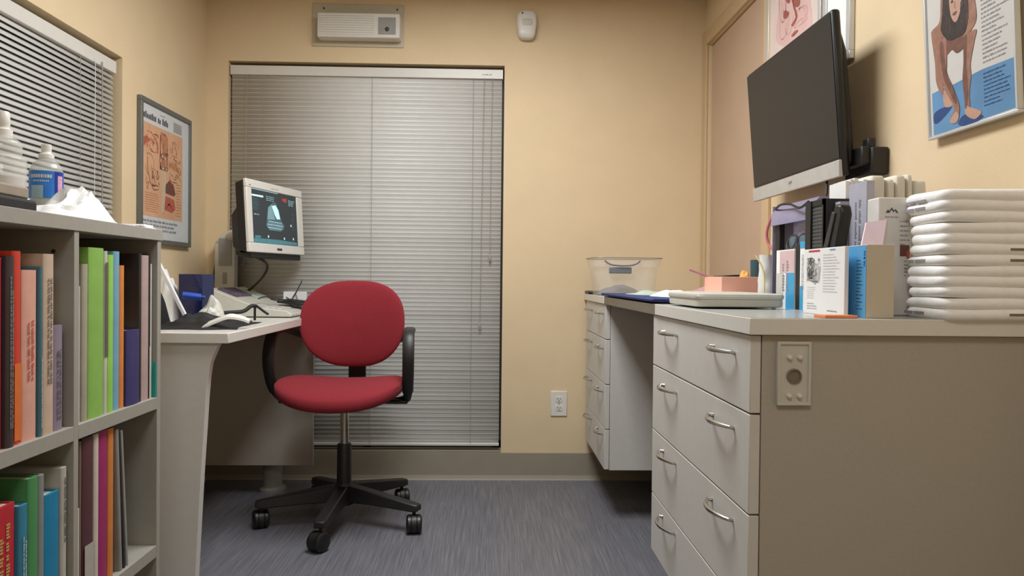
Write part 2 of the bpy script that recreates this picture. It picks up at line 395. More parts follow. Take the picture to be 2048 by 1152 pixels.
# ------------------------------------------------------------------ posters
YOGA={'corners': [(-0.0002, 0.3034), (0.0061, -0.0001), (0.2704, 0.0036), (0.276, 0.2008)], 'inner': [(0.012, 0.2988), (0.0143, 0.0073), (0.2685, 0.0109), (0.2728, 0.2019)], 'blue': [(0.0147, 0.0975), (0.0156, 0.007), (0.2685, 0.0109), (0.2675, 0.1019), (0.1783, 0.1042), (0.0884, 0.0985), (0.0547, 0.0994)], 'shade': [(0.0999, 0.0177), (0.1246, 0.0301), (0.1769, 0.0162), (0.1617, 0.0085), (0.1154, 0.0081)], 'shade2': [(0.021, 0.0543), (0.0565, 0.0596), (0.0815, 0.0538), (0.0418, 0.0338), (0.0196, 0.0331)], 'arm_rear': [(0.0233, 0.2279), (0.0421, 0.2084), (0.044, 0.1708), (0.0506, 0.1373), (0.0536, 0.1155), (0.0561, 0.0872), (0.0435, 0.0943), (0.0318, 0.1186), (0.03, 0.159), (0.0221, 0.2095)], 'foot_rear': [(0.0565, 0.0937), (0.075, 0.0839), (0.0859, 0.058), (0.0607, 0.0586), (0.0539, 0.0733)], 'torso': [(0.0552, 0.2435), (0.0812, 0.25), (0.1479, 0.2262), (0.1656, 0.2052), (0.1661, 0.1807), (0.1314, 0.1772), (0.1246, 0.1618), (0.1044, 0.1579), (0.0887, 0.1691), (0.0675, 0.1664), (0.0399, 0.2091), (0.0233, 0.2279)], 'leg': [(0.0399, 0.2091), (0.0717, 0.1989), (0.0706, 0.1473), (0.0701, 0.1267), (0.0881, 0.0935), (0.1067, 0.0506), (0.1026, 0.0286), (0.0938, 0.019), (0.0776, 0.0237), (0.0804, 0.036), (0.0897, 0.052), (0.0667, 0.0859), (0.0536, 0.1155), (0.0485, 0.1379), (0.0419, 0.1715)], 'foot': [(0.0952, 0.0417), (0.1047, 0.0307), (0.0938, 0.019), (0.0734, 0.0245), (0.0845, 0.0351)], 'armr': [(0.1297, 0.1803), (0.1663, 0.1855), (0.1594, 0.1634), (0.1458, 0.1257), (0.1463, 0.1008), (0.1393, 0.0679), (0.1389, 0.0407), (0.1253, 0.0413), (0.1242, 0.0566), (0.12, 0.0979), (0.1248, 0.1317), (0.1313, 0.1548)], 'footr': [(0.1256, 0.0462), (0.1408, 0.0402), (0.1719, 0.0258), (0.1678, 0.0182), (0.1507, 0.0145), (0.1265, 0.0285)], 'hair': [(0.0723, 0.2764), (0.0619, 0.2464), (0.0559, 0.2197), (0.0736, 0.1957), (0.1062, 0.1878), (0.1342, 0.1912), (0.144, 0.2251), (0.1436, 0.25)], 'face': [(0.0887, 0.2703), (0.0889, 0.2395), (0.1041, 0.219), (0.1183, 0.2216), (0.1255, 0.2417), (0.1264, 0.2564)], 'textarea': [(0.18, 0.2292), (0.2633, 0.2055), (0.1784, 0.1066), (0.2613, 0.106), (0.1795, 0.0289), (0.2634, 0.0234)]}
LEFT={'outer': [(-0.0433, 0.5065), (0.3981, 0.5071), (0.3767, -0.0001), (-0.0537, -0.008)], 'inner': [(-0.0065, 0.4958), (0.3772, 0.4915), (0.3627, 0.0161), (-0.023, 0.0379)], 'art': [(0.0124, 0.4358), (0.3477, 0.4267), (0.3384, 0.0931), (0.0029, 0.0992)], 'title': [(0.0153, 0.4687), (0.2317, 0.4613), (0.232, 0.4399), (0.0155, 0.4489)], 'block': [(0.2699, 0.4774), (0.3498, 0.4746), (0.3504, 0.4356), (0.2704, 0.4394)], 'col': [(0.1694, 0.2932), (0.2028, 0.2664), (0.2007, 0.1276), (0.1679, 0.1088)], 'fig1': [(0.1525, 0.4057), (0.1887, 0.4154), (0.2198, 0.4053), (0.2082, 0.3312), (0.1774, 0.3314)], 'fig2': [(0.1775, 0.3261), (0.2058, 0.3201), (0.2026, 0.2823), (0.1658, 0.2874)], 'red': [(0.2001, 0.1808), (0.2802, 0.1734), (0.2937, 0.1363), (0.2614, 0.1197), (0.1921, 0.1268)], 'dark': [(0.1999, 0.1915), (0.2033, 0.2238), (0.2343, 0.2439), (0.2729, 0.2327), (0.293, 0.1967), (0.28, 0.1871)], 'ra': [(0.0163, 0.3694), (0.094, 0.397), (0.1353, 0.3452), (0.1178, 0.337), (0.0885, 0.3806), (0.0166, 0.3446)], 'arc': [(0.0334, 0.2975), (0.0499, 0.3002), (0.0731, 0.2277), (0.1075, 0.2194), (0.1425, 0.237), (0.1547, 0.2072), (0.1136, 0.1892), (0.079, 0.203), (0.0449, 0.2541)], 'rb': [(0.2453, 0.3859), (0.3107, 0.3645), (0.3313, 0.3346), (0.3045, 0.3359), (0.2844, 0.3601), (0.2393, 0.3578)], 'rc': [(0.2272, 0.3074), (0.298, 0.3239), (0.336, 0.2852), (0.2592, 0.2934)], 'txt': [(0.0192, 0.0882), (0.321, 0.0834), (0.3215, 0.0445), (0.0196, 0.0532)]}
PINK={'outer': [(-0.0485, 0.4478), (0.4216, 0.2733), (0.5982, 0.2077), (0.6033, 0.0446)], 'pink': [(0.1315, 0.381), (0.0968, 0.3524), (0.0766, 0.3039), (0.0932, 0.2513), (0.2062, 0.2052), (0.3441, 0.2023), (0.3598, 0.2591), (0.3467, 0.3011)], 'b1': [(0.147, 0.34), (0.1888, 0.3198), (0.1688, 0.3081), (0.1407, 0.3192)], 'b2': [(0.1667, 0.3679), (0.1941, 0.3577), (0.1877, 0.3495), (0.167, 0.3598)], 'b3': [(0.221, 0.3478), (0.2729, 0.3285), (0.2609, 0.3123), (0.2282, 0.3267)], 'b4': [(0.2184, 0.3277), (0.2316, 0.3242), (0.2555, 0.2832), (0.2239, 0.2653), (0.2071, 0.2736), (0.2393, 0.2888)], 'b5': [(0.2376, 0.2451), (0.2635, 0.2365), (0.225, 0.2308), (0.2083, 0.2389)]}
MON={'face': [(-0.0026, 0.2816), (0.4335, 0.2838), (0.4386, 0.0034), (0.0007, 0.0007)], 'screen': [(0.0338, 0.2493), (0.3877, 0.2512), (0.386, 0.0383), (0.038, 0.0337)], 'cone': [(0.1949, 0.2088), (0.2209, 0.2085), (0.2484, 0.1561), (0.2611, 0.1326), (0.2809, 0.1186), (0.2699, 0.0993), (0.1642, 0.0922), (0.1349, 0.108), (0.143, 0.1353), (0.1561, 0.1869)], 'grey': [(0.1854, 0.1988), (0.1586, 0.1842), (0.1469, 0.1356), (0.2074, 0.1381), (0.1942, 0.1696)], 'bright': [(0.1849, 0.1928), (0.2142, 0.1987), (0.2358, 0.1795), (0.2472, 0.1431), (0.2205, 0.1416), (0.2046, 0.1584)], 'bar': [(0.0359, 0.2267), (0.1238, 0.228), (0.1232, 0.2205), (0.0379, 0.2198)], 'red': [(0.2644, 0.2299), (0.3074, 0.2361), (0.3058, 0.2187), (0.2813, 0.2178)], 'band': [(0.0441, 0.0555), (0.2301, 0.057), (0.3777, 0.0523), (0.38, 0.0428), (0.0398, 0.0366)], 'tl': [(0.037, 0.2097), (0.0941, 0.1692)], 'r': [(0.3131, 0.2304), (0.3735, 0.205)], 'band2': [(0.0503, 0.0659), (0.0902, 0.0669), (0.0948, 0.0584), (0.052, 0.0559)]}
POLY = dict(YOGA=YOGA, LEFT=LEFT, PINK=PINK, MON=MON)
def framed(name, label, cat, o, u, v, W, H, fw_, th, mf, mp):
    """frame whose back bottom-left corner is o; returns the plane of the print"""
    o, u, v = V(*o), V(*u).normalized(), V(*v).normalized(); n = u.cross(v)
    root = thing(name, label, cat, tuple(o + u * W / 2))
    g = G()
    def bx(a0, a1, b0, b1, d0, d1, m):
        vs = [o + u * a + v * b + n * d_ for a in (a0, a1) for b in (b0, b1) for d_ in (d0, d1)]
        g.faces(vs, [(0, 1, 3, 2), (4, 6, 7, 5), (0, 4, 5, 1), (2, 3, 7, 6), (0, 2, 6, 4), (1, 5, 7, 3)], m)
    for a0, a1, b0, b1 in ((0, W, 0, fw_), (0, W, H - fw_, H), (0, fw_, fw_, H - fw_), (W - fw_, W, fw_, H - fw_)): bx(a0, a1, b0, b1, 0, th, mf)
    g.o('frame', root, bevel=0.0012)
    g = G(); bx(fw_ * 0.8, W - fw_ * 0.8, fw_ * 0.8, H - fw_ * 0.8, 0.001, th * 0.6, mp)
    return root, g, (o + n * th * 0.6, u, v, n)
M_skin = mat('printed_skin', (154, 112, 94), 0.4, var=0.16, scale=60)
M_skin2 = mat('printed_skin_light', (188, 150, 130), 0.4, var=0.08, scale=60)
M_skin3 = mat('printed_skin_dark', (116, 80, 68), 0.4, var=0.2, scale=60)
M_hair = mat('printed_hair', (52, 44, 42), 0.4, var=0.25, scale=120)
M_pblue = mat('printed_blue', (96, 142, 182), 0.35, var=0.12, scale=14)
M_pblue2 = mat('printed_navy', (44, 72, 124), 0.35, var=0.1)
M_pblue3 = mat('printed_light_blue', (128, 168, 204), 0.35, var=0.05)
M_pwhite = mat('printed_white', (206, 202, 196), 0.35, var=0.02)
tb = math.radians(3.2)
# the tall exercise poster by the television
root, g, Pq = framed('framed_poster', 'silver-framed exercise poster of a person bending over a blue floor, nearest on the right wall', 'poster', (.958 - 0.002, 1.6, 1.211), (0, -1, 0), (-math.sin(tb), 0, math.cos(tb)), 0.278, 0.415, 0.0065, 0.012, M_silver, M_pwhite)
D = POLY['YOGA']
g.flat(Pq, D['blue'], M_pblue, 0.0003)
g.blob(Pq, D['shade'], M_pblue2, 0.0005); g.blob(Pq, D['shade2'], M_pblue2, 0.0005)
g.blob(Pq, D['foot_rear'], M_skin2, 0.0007); g.blob(Pq, D['arm_rear'], M_skin, 0.0008)
g.blob(Pq, [(0.052, 0.24), (0.06, 0.29), (0.085, 0.33), (0.125, 0.34), (0.15, 0.31), (0.166, 0.24), (0.166, 0.20), (0.13, 0.177), (0.1246, 0.1618), (0.1044, 0.1579), (0.0887, 0.1691), (0.0675, 0.1664), (0.0399, 0.2091), (0.0233, 0.2279)], M_skin, 0.0009)
g.blob(Pq, [(0.0675, 0.1664), (0.0887, 0.1691), (0.1044, 0.1579), (0.1246, 0.1618), (0.13, 0.177), (0.118, 0.196), (0.09, 0.2), (0.065, 0.19)], M_skin3, 0.001)
g.blob(Pq, D['armr'], M_skin, 0.0011); g.blob(Pq, [(0.128, 0.178), (0.139, 0.18), (0.134, 0.13), (0.137, 0.07), (0.13, 0.043), (0.1253, 0.0413), (0.1242, 0.0566), (0.12, 0.0979), (0.1248, 0.1317)], M_skin3, 0.0012)
g.blob(Pq, D['footr'], M_skin2, 0.0012)
g.blob(Pq, D['leg'], M_skin, 0.0013); g.blob(Pq, [(0.0701, 0.1267), (0.0881, 0.0935), (0.1, 0.064), (0.094, 0.058), (0.075, 0.09), (0.062, 0.112), (0.054, 0.14), (0.05, 0.19), (0.062, 0.19)], M_skin3, 0.0014)
g.blob(Pq, D['foot'], M_skin2, 0.0014)
g.blob(Pq, [(0.0723, 0.30), (0.0619, 0.2464), (0.0559, 0.2197), (0.0736, 0.1957), (0.09, 0.188), (0.1062, 0.1878), (0.1342, 0.1912), (0.144, 0.2251), (0.146, 0.26), (0.142, 0.31), (0.11, 0.335)], M_hair, 0.0015)
g.blob(Pq, [(0.0887, 0.285), (0.0889, 0.248), (0.096, 0.228), (0.106, 0.220), (0.1165, 0.228), (0.1245, 0.2477), (0.126, 0.28), (0.108, 0.30)], M_skin2, 0.0016)
g.blob(Pq, [(0.096, 0.238), (0.104, 0.234), (0.112, 0.239), (0.104, 0.241)], M_skin3, 0.0018)
for a in (0.097, 0.116): g.blob(Pq, [(a - 0.004, 0.264), (a, 0.261), (a + 0.004, 0.264), (a, 0.267)], M_hair, 0.0018)
g.sketch(Pq, 0.06, 0.20, 0.088, 0.30, 22, 0.0012, mat('hair_highlight', (96, 80, 72), 0.4), 31, 0.0017); g.sketch(Pq, 0.122, 0.20, 0.145, 0.30, 20, 0.0012, mat('hair_highlight', (96, 80, 72), 0.4), 32, 0.0017)
g.line(Pq, [(0.106, 0.262), (0.105, 0.25), (0.108, 0.2475)], 0.0012, M_skin, 0.002)
g.text(Pq, 0.182, 0.112, 0.262, 0.40, 34, M_inkl, 7, 0.0006, 0.42, 0.5)
g.text(Pq, 0.182, 0.03, 0.262, 0.098, 9, M_pblue2, 9, 0.0007, 0.4, 0.45)
g.o('print', root, fixn=False)
# pictures high on the right wall, one partly behind the television
M_ppink = mat('printed_pink', (220, 184, 178), 0.4, var=0.06, scale=10)
M_ppale = mat('printed_pale_pink', (222, 204, 198), 0.4, var=0.03, scale=10)
M_pbrown = mat('printed_red_brown', (158, 92, 84), 0.4, var=0.15, scale=80)
root, g, Pq = framed('framed_picture', 'white-framed pink anatomical drawing high on the wall above the television', 'picture', (XR - 0.001, 2.585, 1.5), (0, -1, 0), (0, 0, 1), 0.43, 0.52, 0.02, 0.014, M_silver, M_ppale)
D = POLY['PINK']; sh = lambda pts: [(a, b - 0.05) for a, b in pts]
g.blob(Pq, sh([(0.1315, 0.50), (0.1, 0.44), (0.0968, 0.3524), (0.0766, 0.3039), (0.0932, 0.2513), (0.2062, 0.2052), (0.3441, 0.2023), (0.3598, 0.2591), (0.3467, 0.3011), (0.36, 0.42), (0.30, 0.51)]), M_ppink, 0.0004)
for k in ('b1', 'b2', 'b3', 'b4', 'b5'): g.blob(Pq, sh(D[k]), M_pbrown, 0.0007)
g.sketch(Pq, 0.10, 0.20, 0.33, 0.45, 30, 0.003, mat('printed_rose', (200, 150, 144), 0.4), 41, 0.0006); g.blob(Pq, [(0.15, 0.33), (0.20, 0.42), (0.27, 0.40), (0.29, 0.31), (0.235, 0.27), (0.20, 0.31)], M_pbrown, 0.0006)
g.o('print', root, fixn=False)
g = None
root, g, Pq = framed('framed_picture', 'silver-edged picture frame mostly hidden behind the top of the television', 'picture', (XR - 0.001, 2.14, 1.5), (0, -1, 0), (0, 0, 1), 0.165, 0.52, 0.022, 0.014, M_silver, M_paper)
g.text(Pq, 0.04, 0.3, 0.12, 0.46, 8, M_inkl, 3); g.o('print', root, fixn=False)
# drawing poster on the left wall
M_ptan = mat('printed_tan', (212, 164, 128), 0.4, var=0.08, scale=14)
M_ptan2 = mat('printed_cream', (214, 190, 160), 0.4, var=0.04)
M_pred = mat('printed_red', (184, 84, 68), 0.4, var=0.1, scale=60)
M_pmar = mat('printed_maroon', (108, 66, 60), 0.4, var=0.12, scale=60)
M_pbr = mat('printed_brown_line', (138, 84, 62), 0.4)
root, g, Pq = framed('framed_poster', 'grey-framed tan anatomical drawing poster on the left wall beyond the window', 'poster', (XL + 0.001, 2.72, 1.022), (0, 1, 0), (0, 0, 1), 0.452, 0.527, 0.018, 0.016, M_pewter, mat('poster_grey_white', (206, 208, 208), 0.4, var=0.015))
D = POLY['LEFT']; sh = lambda pts: [(a + 0.014, b + 0.008) for a, b in pts]
ar = sh(D['art']); g.flat(Pq, [(0.03, 0.10), (0.372, 0.10), (0.372, 0.44), (0.03, 0.44)], M_ptan, 0.0003)
g.flat(Pq, sh(D['col']), M_ptan2, 0.0005)
M_pt2 = mat('printed_tan_shade', (190, 128, 92), 0.4, var=0.1, scale=60); M_pr2 = mat('printed_soft_red', (178, 92, 76), 0.4, var=0.18, scale=120)
for k, m_ in (('fig1', M_pt2), ('fig2', M_pt2), ('red', M_pr2), ('dark', M_pmar), ('rc', M_pt2)): g.flat(Pq, sh(D[k]), m_, 0.0006)
rd = [(a, b) for a, b in sh(D['red'])]
for k in range(9): g.line(Pq, [(0.212 + 0.006 * k % 0.07, 0.130 + 0.004 * k), (0.235 + 0.005 * (k % 3), 0.16), (0.29 - 0.003 * k, 0.135 + 0.004 * k)], 0.0016, M_pred, 0.0009)
for k in range(7): g.line(Pq, [(0.216, 0.20 + 0.006 * k), (0.25, 0.205 + 0.006 * k), (0.295, 0.197 + 0.006 * k)], 0.0012, M_pbr, 0.0009)
for k in range(26): g.line(Pq, [(0.186, 0.12 + k * 0.0065), (0.2, 0.118 + k * 0.0065), (0.208, 0.121 + k * 0.0065)], 0.0012, M_inkl, 0.0009)
g.sketch(Pq, 0.165, 0.285, 0.235, 0.425, 26, 0.0025, M_pmar, 5); g.sketch(Pq, 0.045, 0.34, 0.15, 0.41, 20, 0.0022, M_pred, 6); g.flat(Pq, [(0.032, 0.385), (0.06, 0.392), (0.085, 0.378), (0.06, 0.372), (0.032, 0.35)], M_pr2, 0.0006)
g.line(Pq, [(0.10, 0.405), (0.13, 0.39), (0.15, 0.345), (0.138, 0.34)], 0.004, M_pred); g.line(Pq, [(0.06, 0.315), (0.065, 0.27), (0.085, 0.225), (0.115, 0.20), (0.15, 0.205)], 0.004, M_pbr)
g.sketch(Pq, 0.10, 0.215, 0.16, 0.28, 16, 0.0024, M_pmar, 7); g.sketch(Pq, 0.05, 0.20, 0.16, 0.33, 14, 0.0016, M_pbr, 8)
g.sketch(Pq, 0.26, 0.33, 0.35, 0.41, 16, 0.0022, M_pr2, 9); g.sketch(Pq, 0.25, 0.25, 0.36, 0.34, 16, 0.0018, M_pbr, 10)
g.text(Pq, 0.045, 0.115, 0.165, 0.19, 9, M_pt2, 5, 0.0007, 0.35, 0.2)
g.text(Pq, 0.315, 0.115, 0.36, 0.25, 12, M_pt2, 6, 0.0007, 0.35, 0.3)
g.text(Pq, 0.03, 0.452, 0.24, 0.482, 1, M_ink, 1, 0.0007, 0.8, 0.0)
g.text(Pq, 0.17, 0.486, 0.21, 0.492, 1, M_ink, 1, 0.0007, 0.5, 0.0)
g.rect(Pq, 0.285, 0.448, 0.365, 0.488, mat('print_grey_block', (170, 168, 164), 0.5), 0.0005)
g.text(Pq, 0.29, 0.45, 0.36, 0.486, 4, M_inkl, 2, 0.0007, 0.5, 0.1)
g.text(Pq, 0.03, 0.045, 0.34, 0.092, 3, M_inkl, 8, 0.0007, 0.6, 0.15)
g.o('print', root, fixn=False)

# ------------------------------------------------------------------ emergency light, sensor, outlet on the back wall
root = thing('emergency_light', 'white emergency light box on a clear backing plate above the tall window', 'light fixture', (-0.6, YB - 0.03, 1.95))
G().box(-0.802, -0.396, YB - 0.006, YB, 1.932, 2.122, mat('grey_acrylic_plate', (192, 182, 160), 0.3, var=0.03)).o('backing_plate', root, bevel=0.002)
g = G(); g.box(-0.766, -0.406, YB - 0.066, YB - 0.006, 1.955, 2.062, M_plast); g.o('housing', root, bevel=0.004)
g = G()
for k in range(9): g.box(-0.757, -0.520, YB - 0.0685, YB - 0.066, 1.966 + k * 0.0103, 1.9745 + k * 0.0103, M_plast)
g.o('lens_grille', root, bevel=0.0006)
G().box(-0.500, -0.424, YB - 0.0685, YB - 0.066, 1.970, 2.044, mat('test_panel_grey', (150, 150, 144), 0.4)).o('test_panel', root, bevel=0.001)
g = G(); g.lathe((-0.461, YB - 0.0685, 1.992), [(0.009, 0), (0.009, -0.003), (0.006, -0.005), (0, -0.005)], M_dark, n=16, axis='Y'); g.o('test_button', root, smooth=True)
for sx in (-0.75, -0.425):
    g = G(); g.lathe((sx, YB - 0.006, 2.10), [(0.004, 0), (0.004, -0.003), (0, -0.0035)], M_dark, n=10, axis='Y'); g.o('screw', root)
root = thing('motion_sensor', 'small white rounded motion sensor high on the wall right of the tall window', 'sensor', (0.152, YB - 0.02, 1.97))
G().sellip((0.152, YB - 0.022, 2.037), 0.045, 0.064, 0.028, 0.45, 0.55, M_plast, fn=lambda q: V(q.x * (1 - 0.08 * (q.y < 0)), -q.z, q.y)).o('housing', root, smooth=True)
G().sellip((0.154, YB - 0.044, 2.043), 0.026, 0.017, 0.008, 0.6, 0.4, M_plast2, fn=lambda q: V(q.x, -q.z, q.y)).o('lens', root, smooth=True)
g = G(); g.lathe((0.132, YB - 0.047, 2.083), [(0.004, 0), (0.004, -0.002), (0, -0.003)], M_dark, n=10, axis='Y'); g.o('indicator', root)
def outlet(x, z):
    root = thing('wall_outlet', 'white duplex electrical outlet low on the back wall right of the window', 'outlet', (x, YB, z - 0.057))
    G().box(x - 0.037, x + 0.037, YB - 0.006, YB, z - 0.057, z + 0.057, M_plast).o('cover_plate', root, bevel=0.003)
    for dz in (0.02, -0.02):
        g = G(); g.sellip((x, YB - 0.0062, z + dz), 0.017, 0.014, 0.0022, 0.3, 0.6, M_plast, nu=24, nv=6, fn=lambda q: V(q.x, -q.z, q.y))
        for dx, h_ in ((-0.006, 0.0045), (0.006, 0.0035)): g.box(x + dx - 0.0012, x + dx + 0.0012, YB - 0.0092, YB - 0.0075, z + dz - h_ + 0.002, z + dz + h_ + 0.002, M_dark)
        g.box(x - 0.002, x + 0.002, YB - 0.0092, YB - 0.0075, z + dz - 0.009, z + dz - 0.005, M_dark)
        g.o('socket', root)
    g = G(); g.lathe((x, YB - 0.006, z), [(0.003, 0), (0.003, -0.0015), (0, -0.002)], M_steel, n=10, axis='Y'); g.o('screw', root)
outlet(0.316, 0.344)

# ------------------------------------------------------------------ right hand counter: two drawer cabinets and the worktop
ZC = 0.842
DZS = [(0.812, 0.683), (0.680, 0.515), (0.512, 0.347), (0.344, 0.196)]
HZ = [0.775, 0.643, 0.480, 0.318]
def handle(g, y0, y1, z):
    n = 12; pts = [V(0.432, y0 + 0.004, z)]
    for i in range(n + 1):
        t = i / n; pts.append(V(0.430 - 0.007 - 0.017 * math.sin(math.pi * t), y0 + (y1 - y0) * t, z + 0.002))
    pts.append(V(0.432, y1 - 0.004, z)); rs = [0.0040] + [0.0032 + 0.0014 * math.sin(math.pi * i / n) for i in range(n + 1)] + [0.0045]
    g.tube(pts, rs, M_steel, n=8)
def cabinet(y0, y1, label):
    root = thing('drawer_cabinet', label, 'cabinet', (0.70, (y0 + y1) / 2, 0.195))
    G().box(0.452, XR - 0.002, y0 + 0.012, y1, 0.195, ZC - 0.029, M_lam2).o('body', root, bevel=0.001)
    G().box(0.4515, XR - 0.002, y0, y0 + 0.011, 0.193, ZC - 0.029, M_lam2 if y0 < 2 else M_lam).o('side_panel', root, bevel=0.001)
    for i, (a, b) in enumerate(DZS):
        dd = G().box(0.432, 0.450, y0 + 0.001, y1 - 0.001, b, a, M_lam).o('drawer', root, bevel=0.0012)
        for yc in ((y0 + (y1 - y0) * 0.19), (y0 + (y1 - y0) * 0.74)):
            g = G(); handle(g, yc - 0.065, yc + 0.065, HZ[i]); g.o('handle', dd, smooth=True)
    return root
near = cabinet(1.228, 1.965, 'near grey four-drawer cabinet with bow handles at the right front')
far = cabinet(2.78, 3.345, 'far grey four-drawer cabinet hanging beside the back wall')
ct = thing('countertop', 'long white laminate worktop over the drawer cabinets along the right wall', 'countertop', (0.7, 2.2, ZC - 0.028))
for a, b in ((1.215, 1.925), (2.80, YB - 0.004)):
    g = G(); g.box(0.426, XR - 0.002, a, b, ZC - 0.028, ZC - 0.0006, M_top); sl = g.o('top_slab', ct, bevel=0.0012); G().box(0.4275, XR - 0.002, a + 0.0015, b - 0.001, ZC - 0.0008, ZC, M_topgrey).o('laminate_surface', sl)
g = G(); g.box(0.428, XR - 0.002, 1.9255, 2.7995, ZC - 0.030, ZC - 0.001, M_brown); g.o('kneehole_slab', ct, bevel=0.002)
# control plate on the near cabinet's end
root = thing('utility_plate', 'white rectangular wall plate with a round port on the near cabinet end', 'wall plate', (0.509, 1.226, 0.71))
g = G(); PX0, PX1, PZ0, PZ1, PY = 0.4745, 0.531, 0.6975, 0.803, 1.228
g.box(PX0, PX1, PY - 0.006, PY, PZ0, PZ1, M_plast2); g.o('plate', root, bevel=0.002)
g = G(); b_ = 0.005; q0 = [(PX0, PZ0), (PX1, PZ0), (PX1, PZ1), (PX0, PZ1)]; q1 = [(PX0 + b_, PZ0 + b_), (PX1 - b_, PZ0 + b_), (PX1 - b_, PZ1 - b_), (PX0 + b_, PZ1 - b_)]
vs = [(x, y, z) for y in (PY - 0.009, PY - 0.0055) for q in (q0, q1) for x, z in q]
g.faces(vs, [(i, (i + 1) % 4, 4 + (i + 1) % 4, 4 + i) for i in range(4)] + [(8 + i, 8 + (i + 1) % 4, 12 + (i + 1) % 4, 12 + i) for i in range(4)] + [(i, (i + 1) % 4, 8 + (i + 1) % 4, 8 + i) for i in range(4)] + [(4 + i, 4 + (i + 1) % 4, 12 + (i + 1) % 4, 12 + i) for i in range(4)], M_plast2)
g.o('rim', root, bevel=0.001)
PXc = (PX0 + PX1) / 2
for dx in (-0.0085, 0.0085):
    for z in (0.777, 0.7135):
        g = G(); g.lathe((PXc + dx, PY - 0.006, z), [(0.0045, 0), (0.0043, -0.004), (0.003, -0.0065), (0, -0.0075)], M_plast, n=14, axis='Y'); g.o('knob', root, smooth=True)
g = G(); g.lathe((PXc, PY - 0.006, 0.746), [(0.0125, 0), (0.0125, -0.003), (0.010, -0.0035), (0.0092, -0.001), (0, -0.001)], M_brown, n=28, axis='Y'); g.o('port', root, smooth=True)

# ------------------------------------------------------------------ television on its wall arm
tl = math.radians(4.6)
root = thing('television', 'black flat-screen television with silver lower bar mounted on the right wall', 'television', (0.87, 2.135, 1.165))
TO = V(0.866, 2.44, 1.166); TU = V(0, -1, 0); TV = V(-math.sin(tl), 0, math.cos(tl)); TN = TU.cross(TV)  # towards the room
TW, TH = 0.61, 0.412
def tvbox(g, a0, a1, b0, b1, d0, d1, m):
    vs = [TO + TU * a + TV * b + TN * dd for a in (a0, a1) for b in (b0, b1) for dd in (d0, d1)]
    g.faces(vs, [(0, 1, 3, 2), (4, 6, 7, 5), (0, 4, 5, 1), (2, 3, 7, 6), (0, 2, 6, 4), (1, 5, 7, 3)], m)
g = G(); tvbox(g, 0, TW, 0, TH, -0.024, 0, M_blackgl)
pr = [(0.015, -0.022), (0.04, -0.042), (TH - 0.10, -0.040), (TH - 0.02, -0.022)]
g.prism([TO + TU * 0.012 + TV * b + TN * c for b, c in pr], TU * (TW - 0.024), M_blackgl); g.o('housing', root, bevel=0.010, seg=3)
g = G(); tvbox(g, 0.006, TW - 0.006, 0.046, TH - 0.008, 0.0, 0.0012, mat('dark_screen', (44, 42, 40), 0.4, var=0.02, spec=0.25)); g.o('screen', root)
g = G(); tvbox(g, 0.002, TW - 0.002, -0.002, 0.040, -0.004, 0.006, mat('silver_plastic', (190, 188, 182), 0.35, 0.2)); g.o('lower_bar', root, bevel=0.002)
g = G(); Pl = (TO + TN * 0.0062, TU, TV, TN)
for a in (0.30, 0.313): g.rect(Pl, a, 0.016, a + 0.002, 0.027, M_dark)
g.rect(Pl, 0.302, 0.020, 0.308, 0.0225, M_dark); g.rect(Pl, 0.3145, 0.022, 0.321, 0.0242, M_dark); g.o('logo', root, fixn=False)
g = G(); g.box(0.90, 0.925, 1.80, 2.2, 1.19, 1.235, M_black); g.box(0.92, XR - 0.002, 1.79, 1.93, 1.165, 1.232, M_black); g.box(0.885, 0.905, 1.9, 2.3, 1.22, 1.42, M_black); g.box(0.915, 0.935, 1.80, 1.83, 1.23, 1.255, M_black); g.o('wall_arm', root, bevel=0.004)
g = G(); g.tube(smoothpath([(0.885, 1.96, 1.20), (0.86, 1.90, 1.13), (0.835, 1.87, 1.08), (0.825, 1.86, 0.98), (0.835, 1.87, 0.846)]), 0.003, M_black, n=8); g.o('cable', root, smooth=True)

# ------------------------------------------------------------------ office chair
cx, cy = -0.531, 2.775
root = thing('office_chair', 'red fabric swivel office chair with black looped armrests and five casters', 'chair', (cx, cy, 0))
def seatfn(q):
    t = q.x / 0.236
    z = q.z + 0.032 * t * t - (0.018 * max(0, -q.y / 0.2) ** 2)
    return V(q.x * (1 - 0.06 * max(0, q.y / 0.21)), q.y, z)
G().sellip((cx - 0.003, 2.735, 0.487), 0.228, 0.215, 0.037, 0.55, 0.72, M_red, nu=56, nv=18, fn=seatfn).o('seat', root, smooth=True)
def backfn(q):
    zz = q.y / 0.171
    x = q.x * (1 - 0.17 * max(0, -zz) ** 1.5 - 0.02 * max(0, zz) ** 2)
    y = -q.z - 0.05 * (q.x / 0.2) ** 2 - 0.01 * (1 - zz * zz) + 0.02 * zz
    return V(x, y, q.y)
G().sellip((cx + 0.002, 2.965, 0.7235), 0.201, 0.168, 0.024, 0.6, 0.76, M_red, nu=64, nv=22, fn=backfn).o('backrest', root, smooth=True)
G().sellip((cx + 0.002, 2.983, 0.7235), 0.194, 0.161, 0.018, 0.5, 0.76, M_black, nu=64, nv=12, fn=backfn).o('back_shell', root, smooth=True)
g = G(); g.tube(smoothpath([(cx, 2.80, 0.438), (cx, 2.93, 0.436), (cx, 3.02, 0.46), (cx, 3.045, 0.54), (cx, 3.045, 0.66)]), 0.012, M_black, n=8)
g.box(cx - 0.034, cx + 0.034, 3.026, 3.048, 0.45, 0.72, M_black); g.o('back_support', root, bevel=0.003)
g = G(); g.box(cx - 0.075, cx + 0.075, 2.68, 2.87, 0.428, 0.452, M_black); g.box(cx - 0.235, cx + 0.235, 2.74, 2.81, 0.443, 0.458, M_black); g.o('seat_mechanism', root, bevel=0.006)
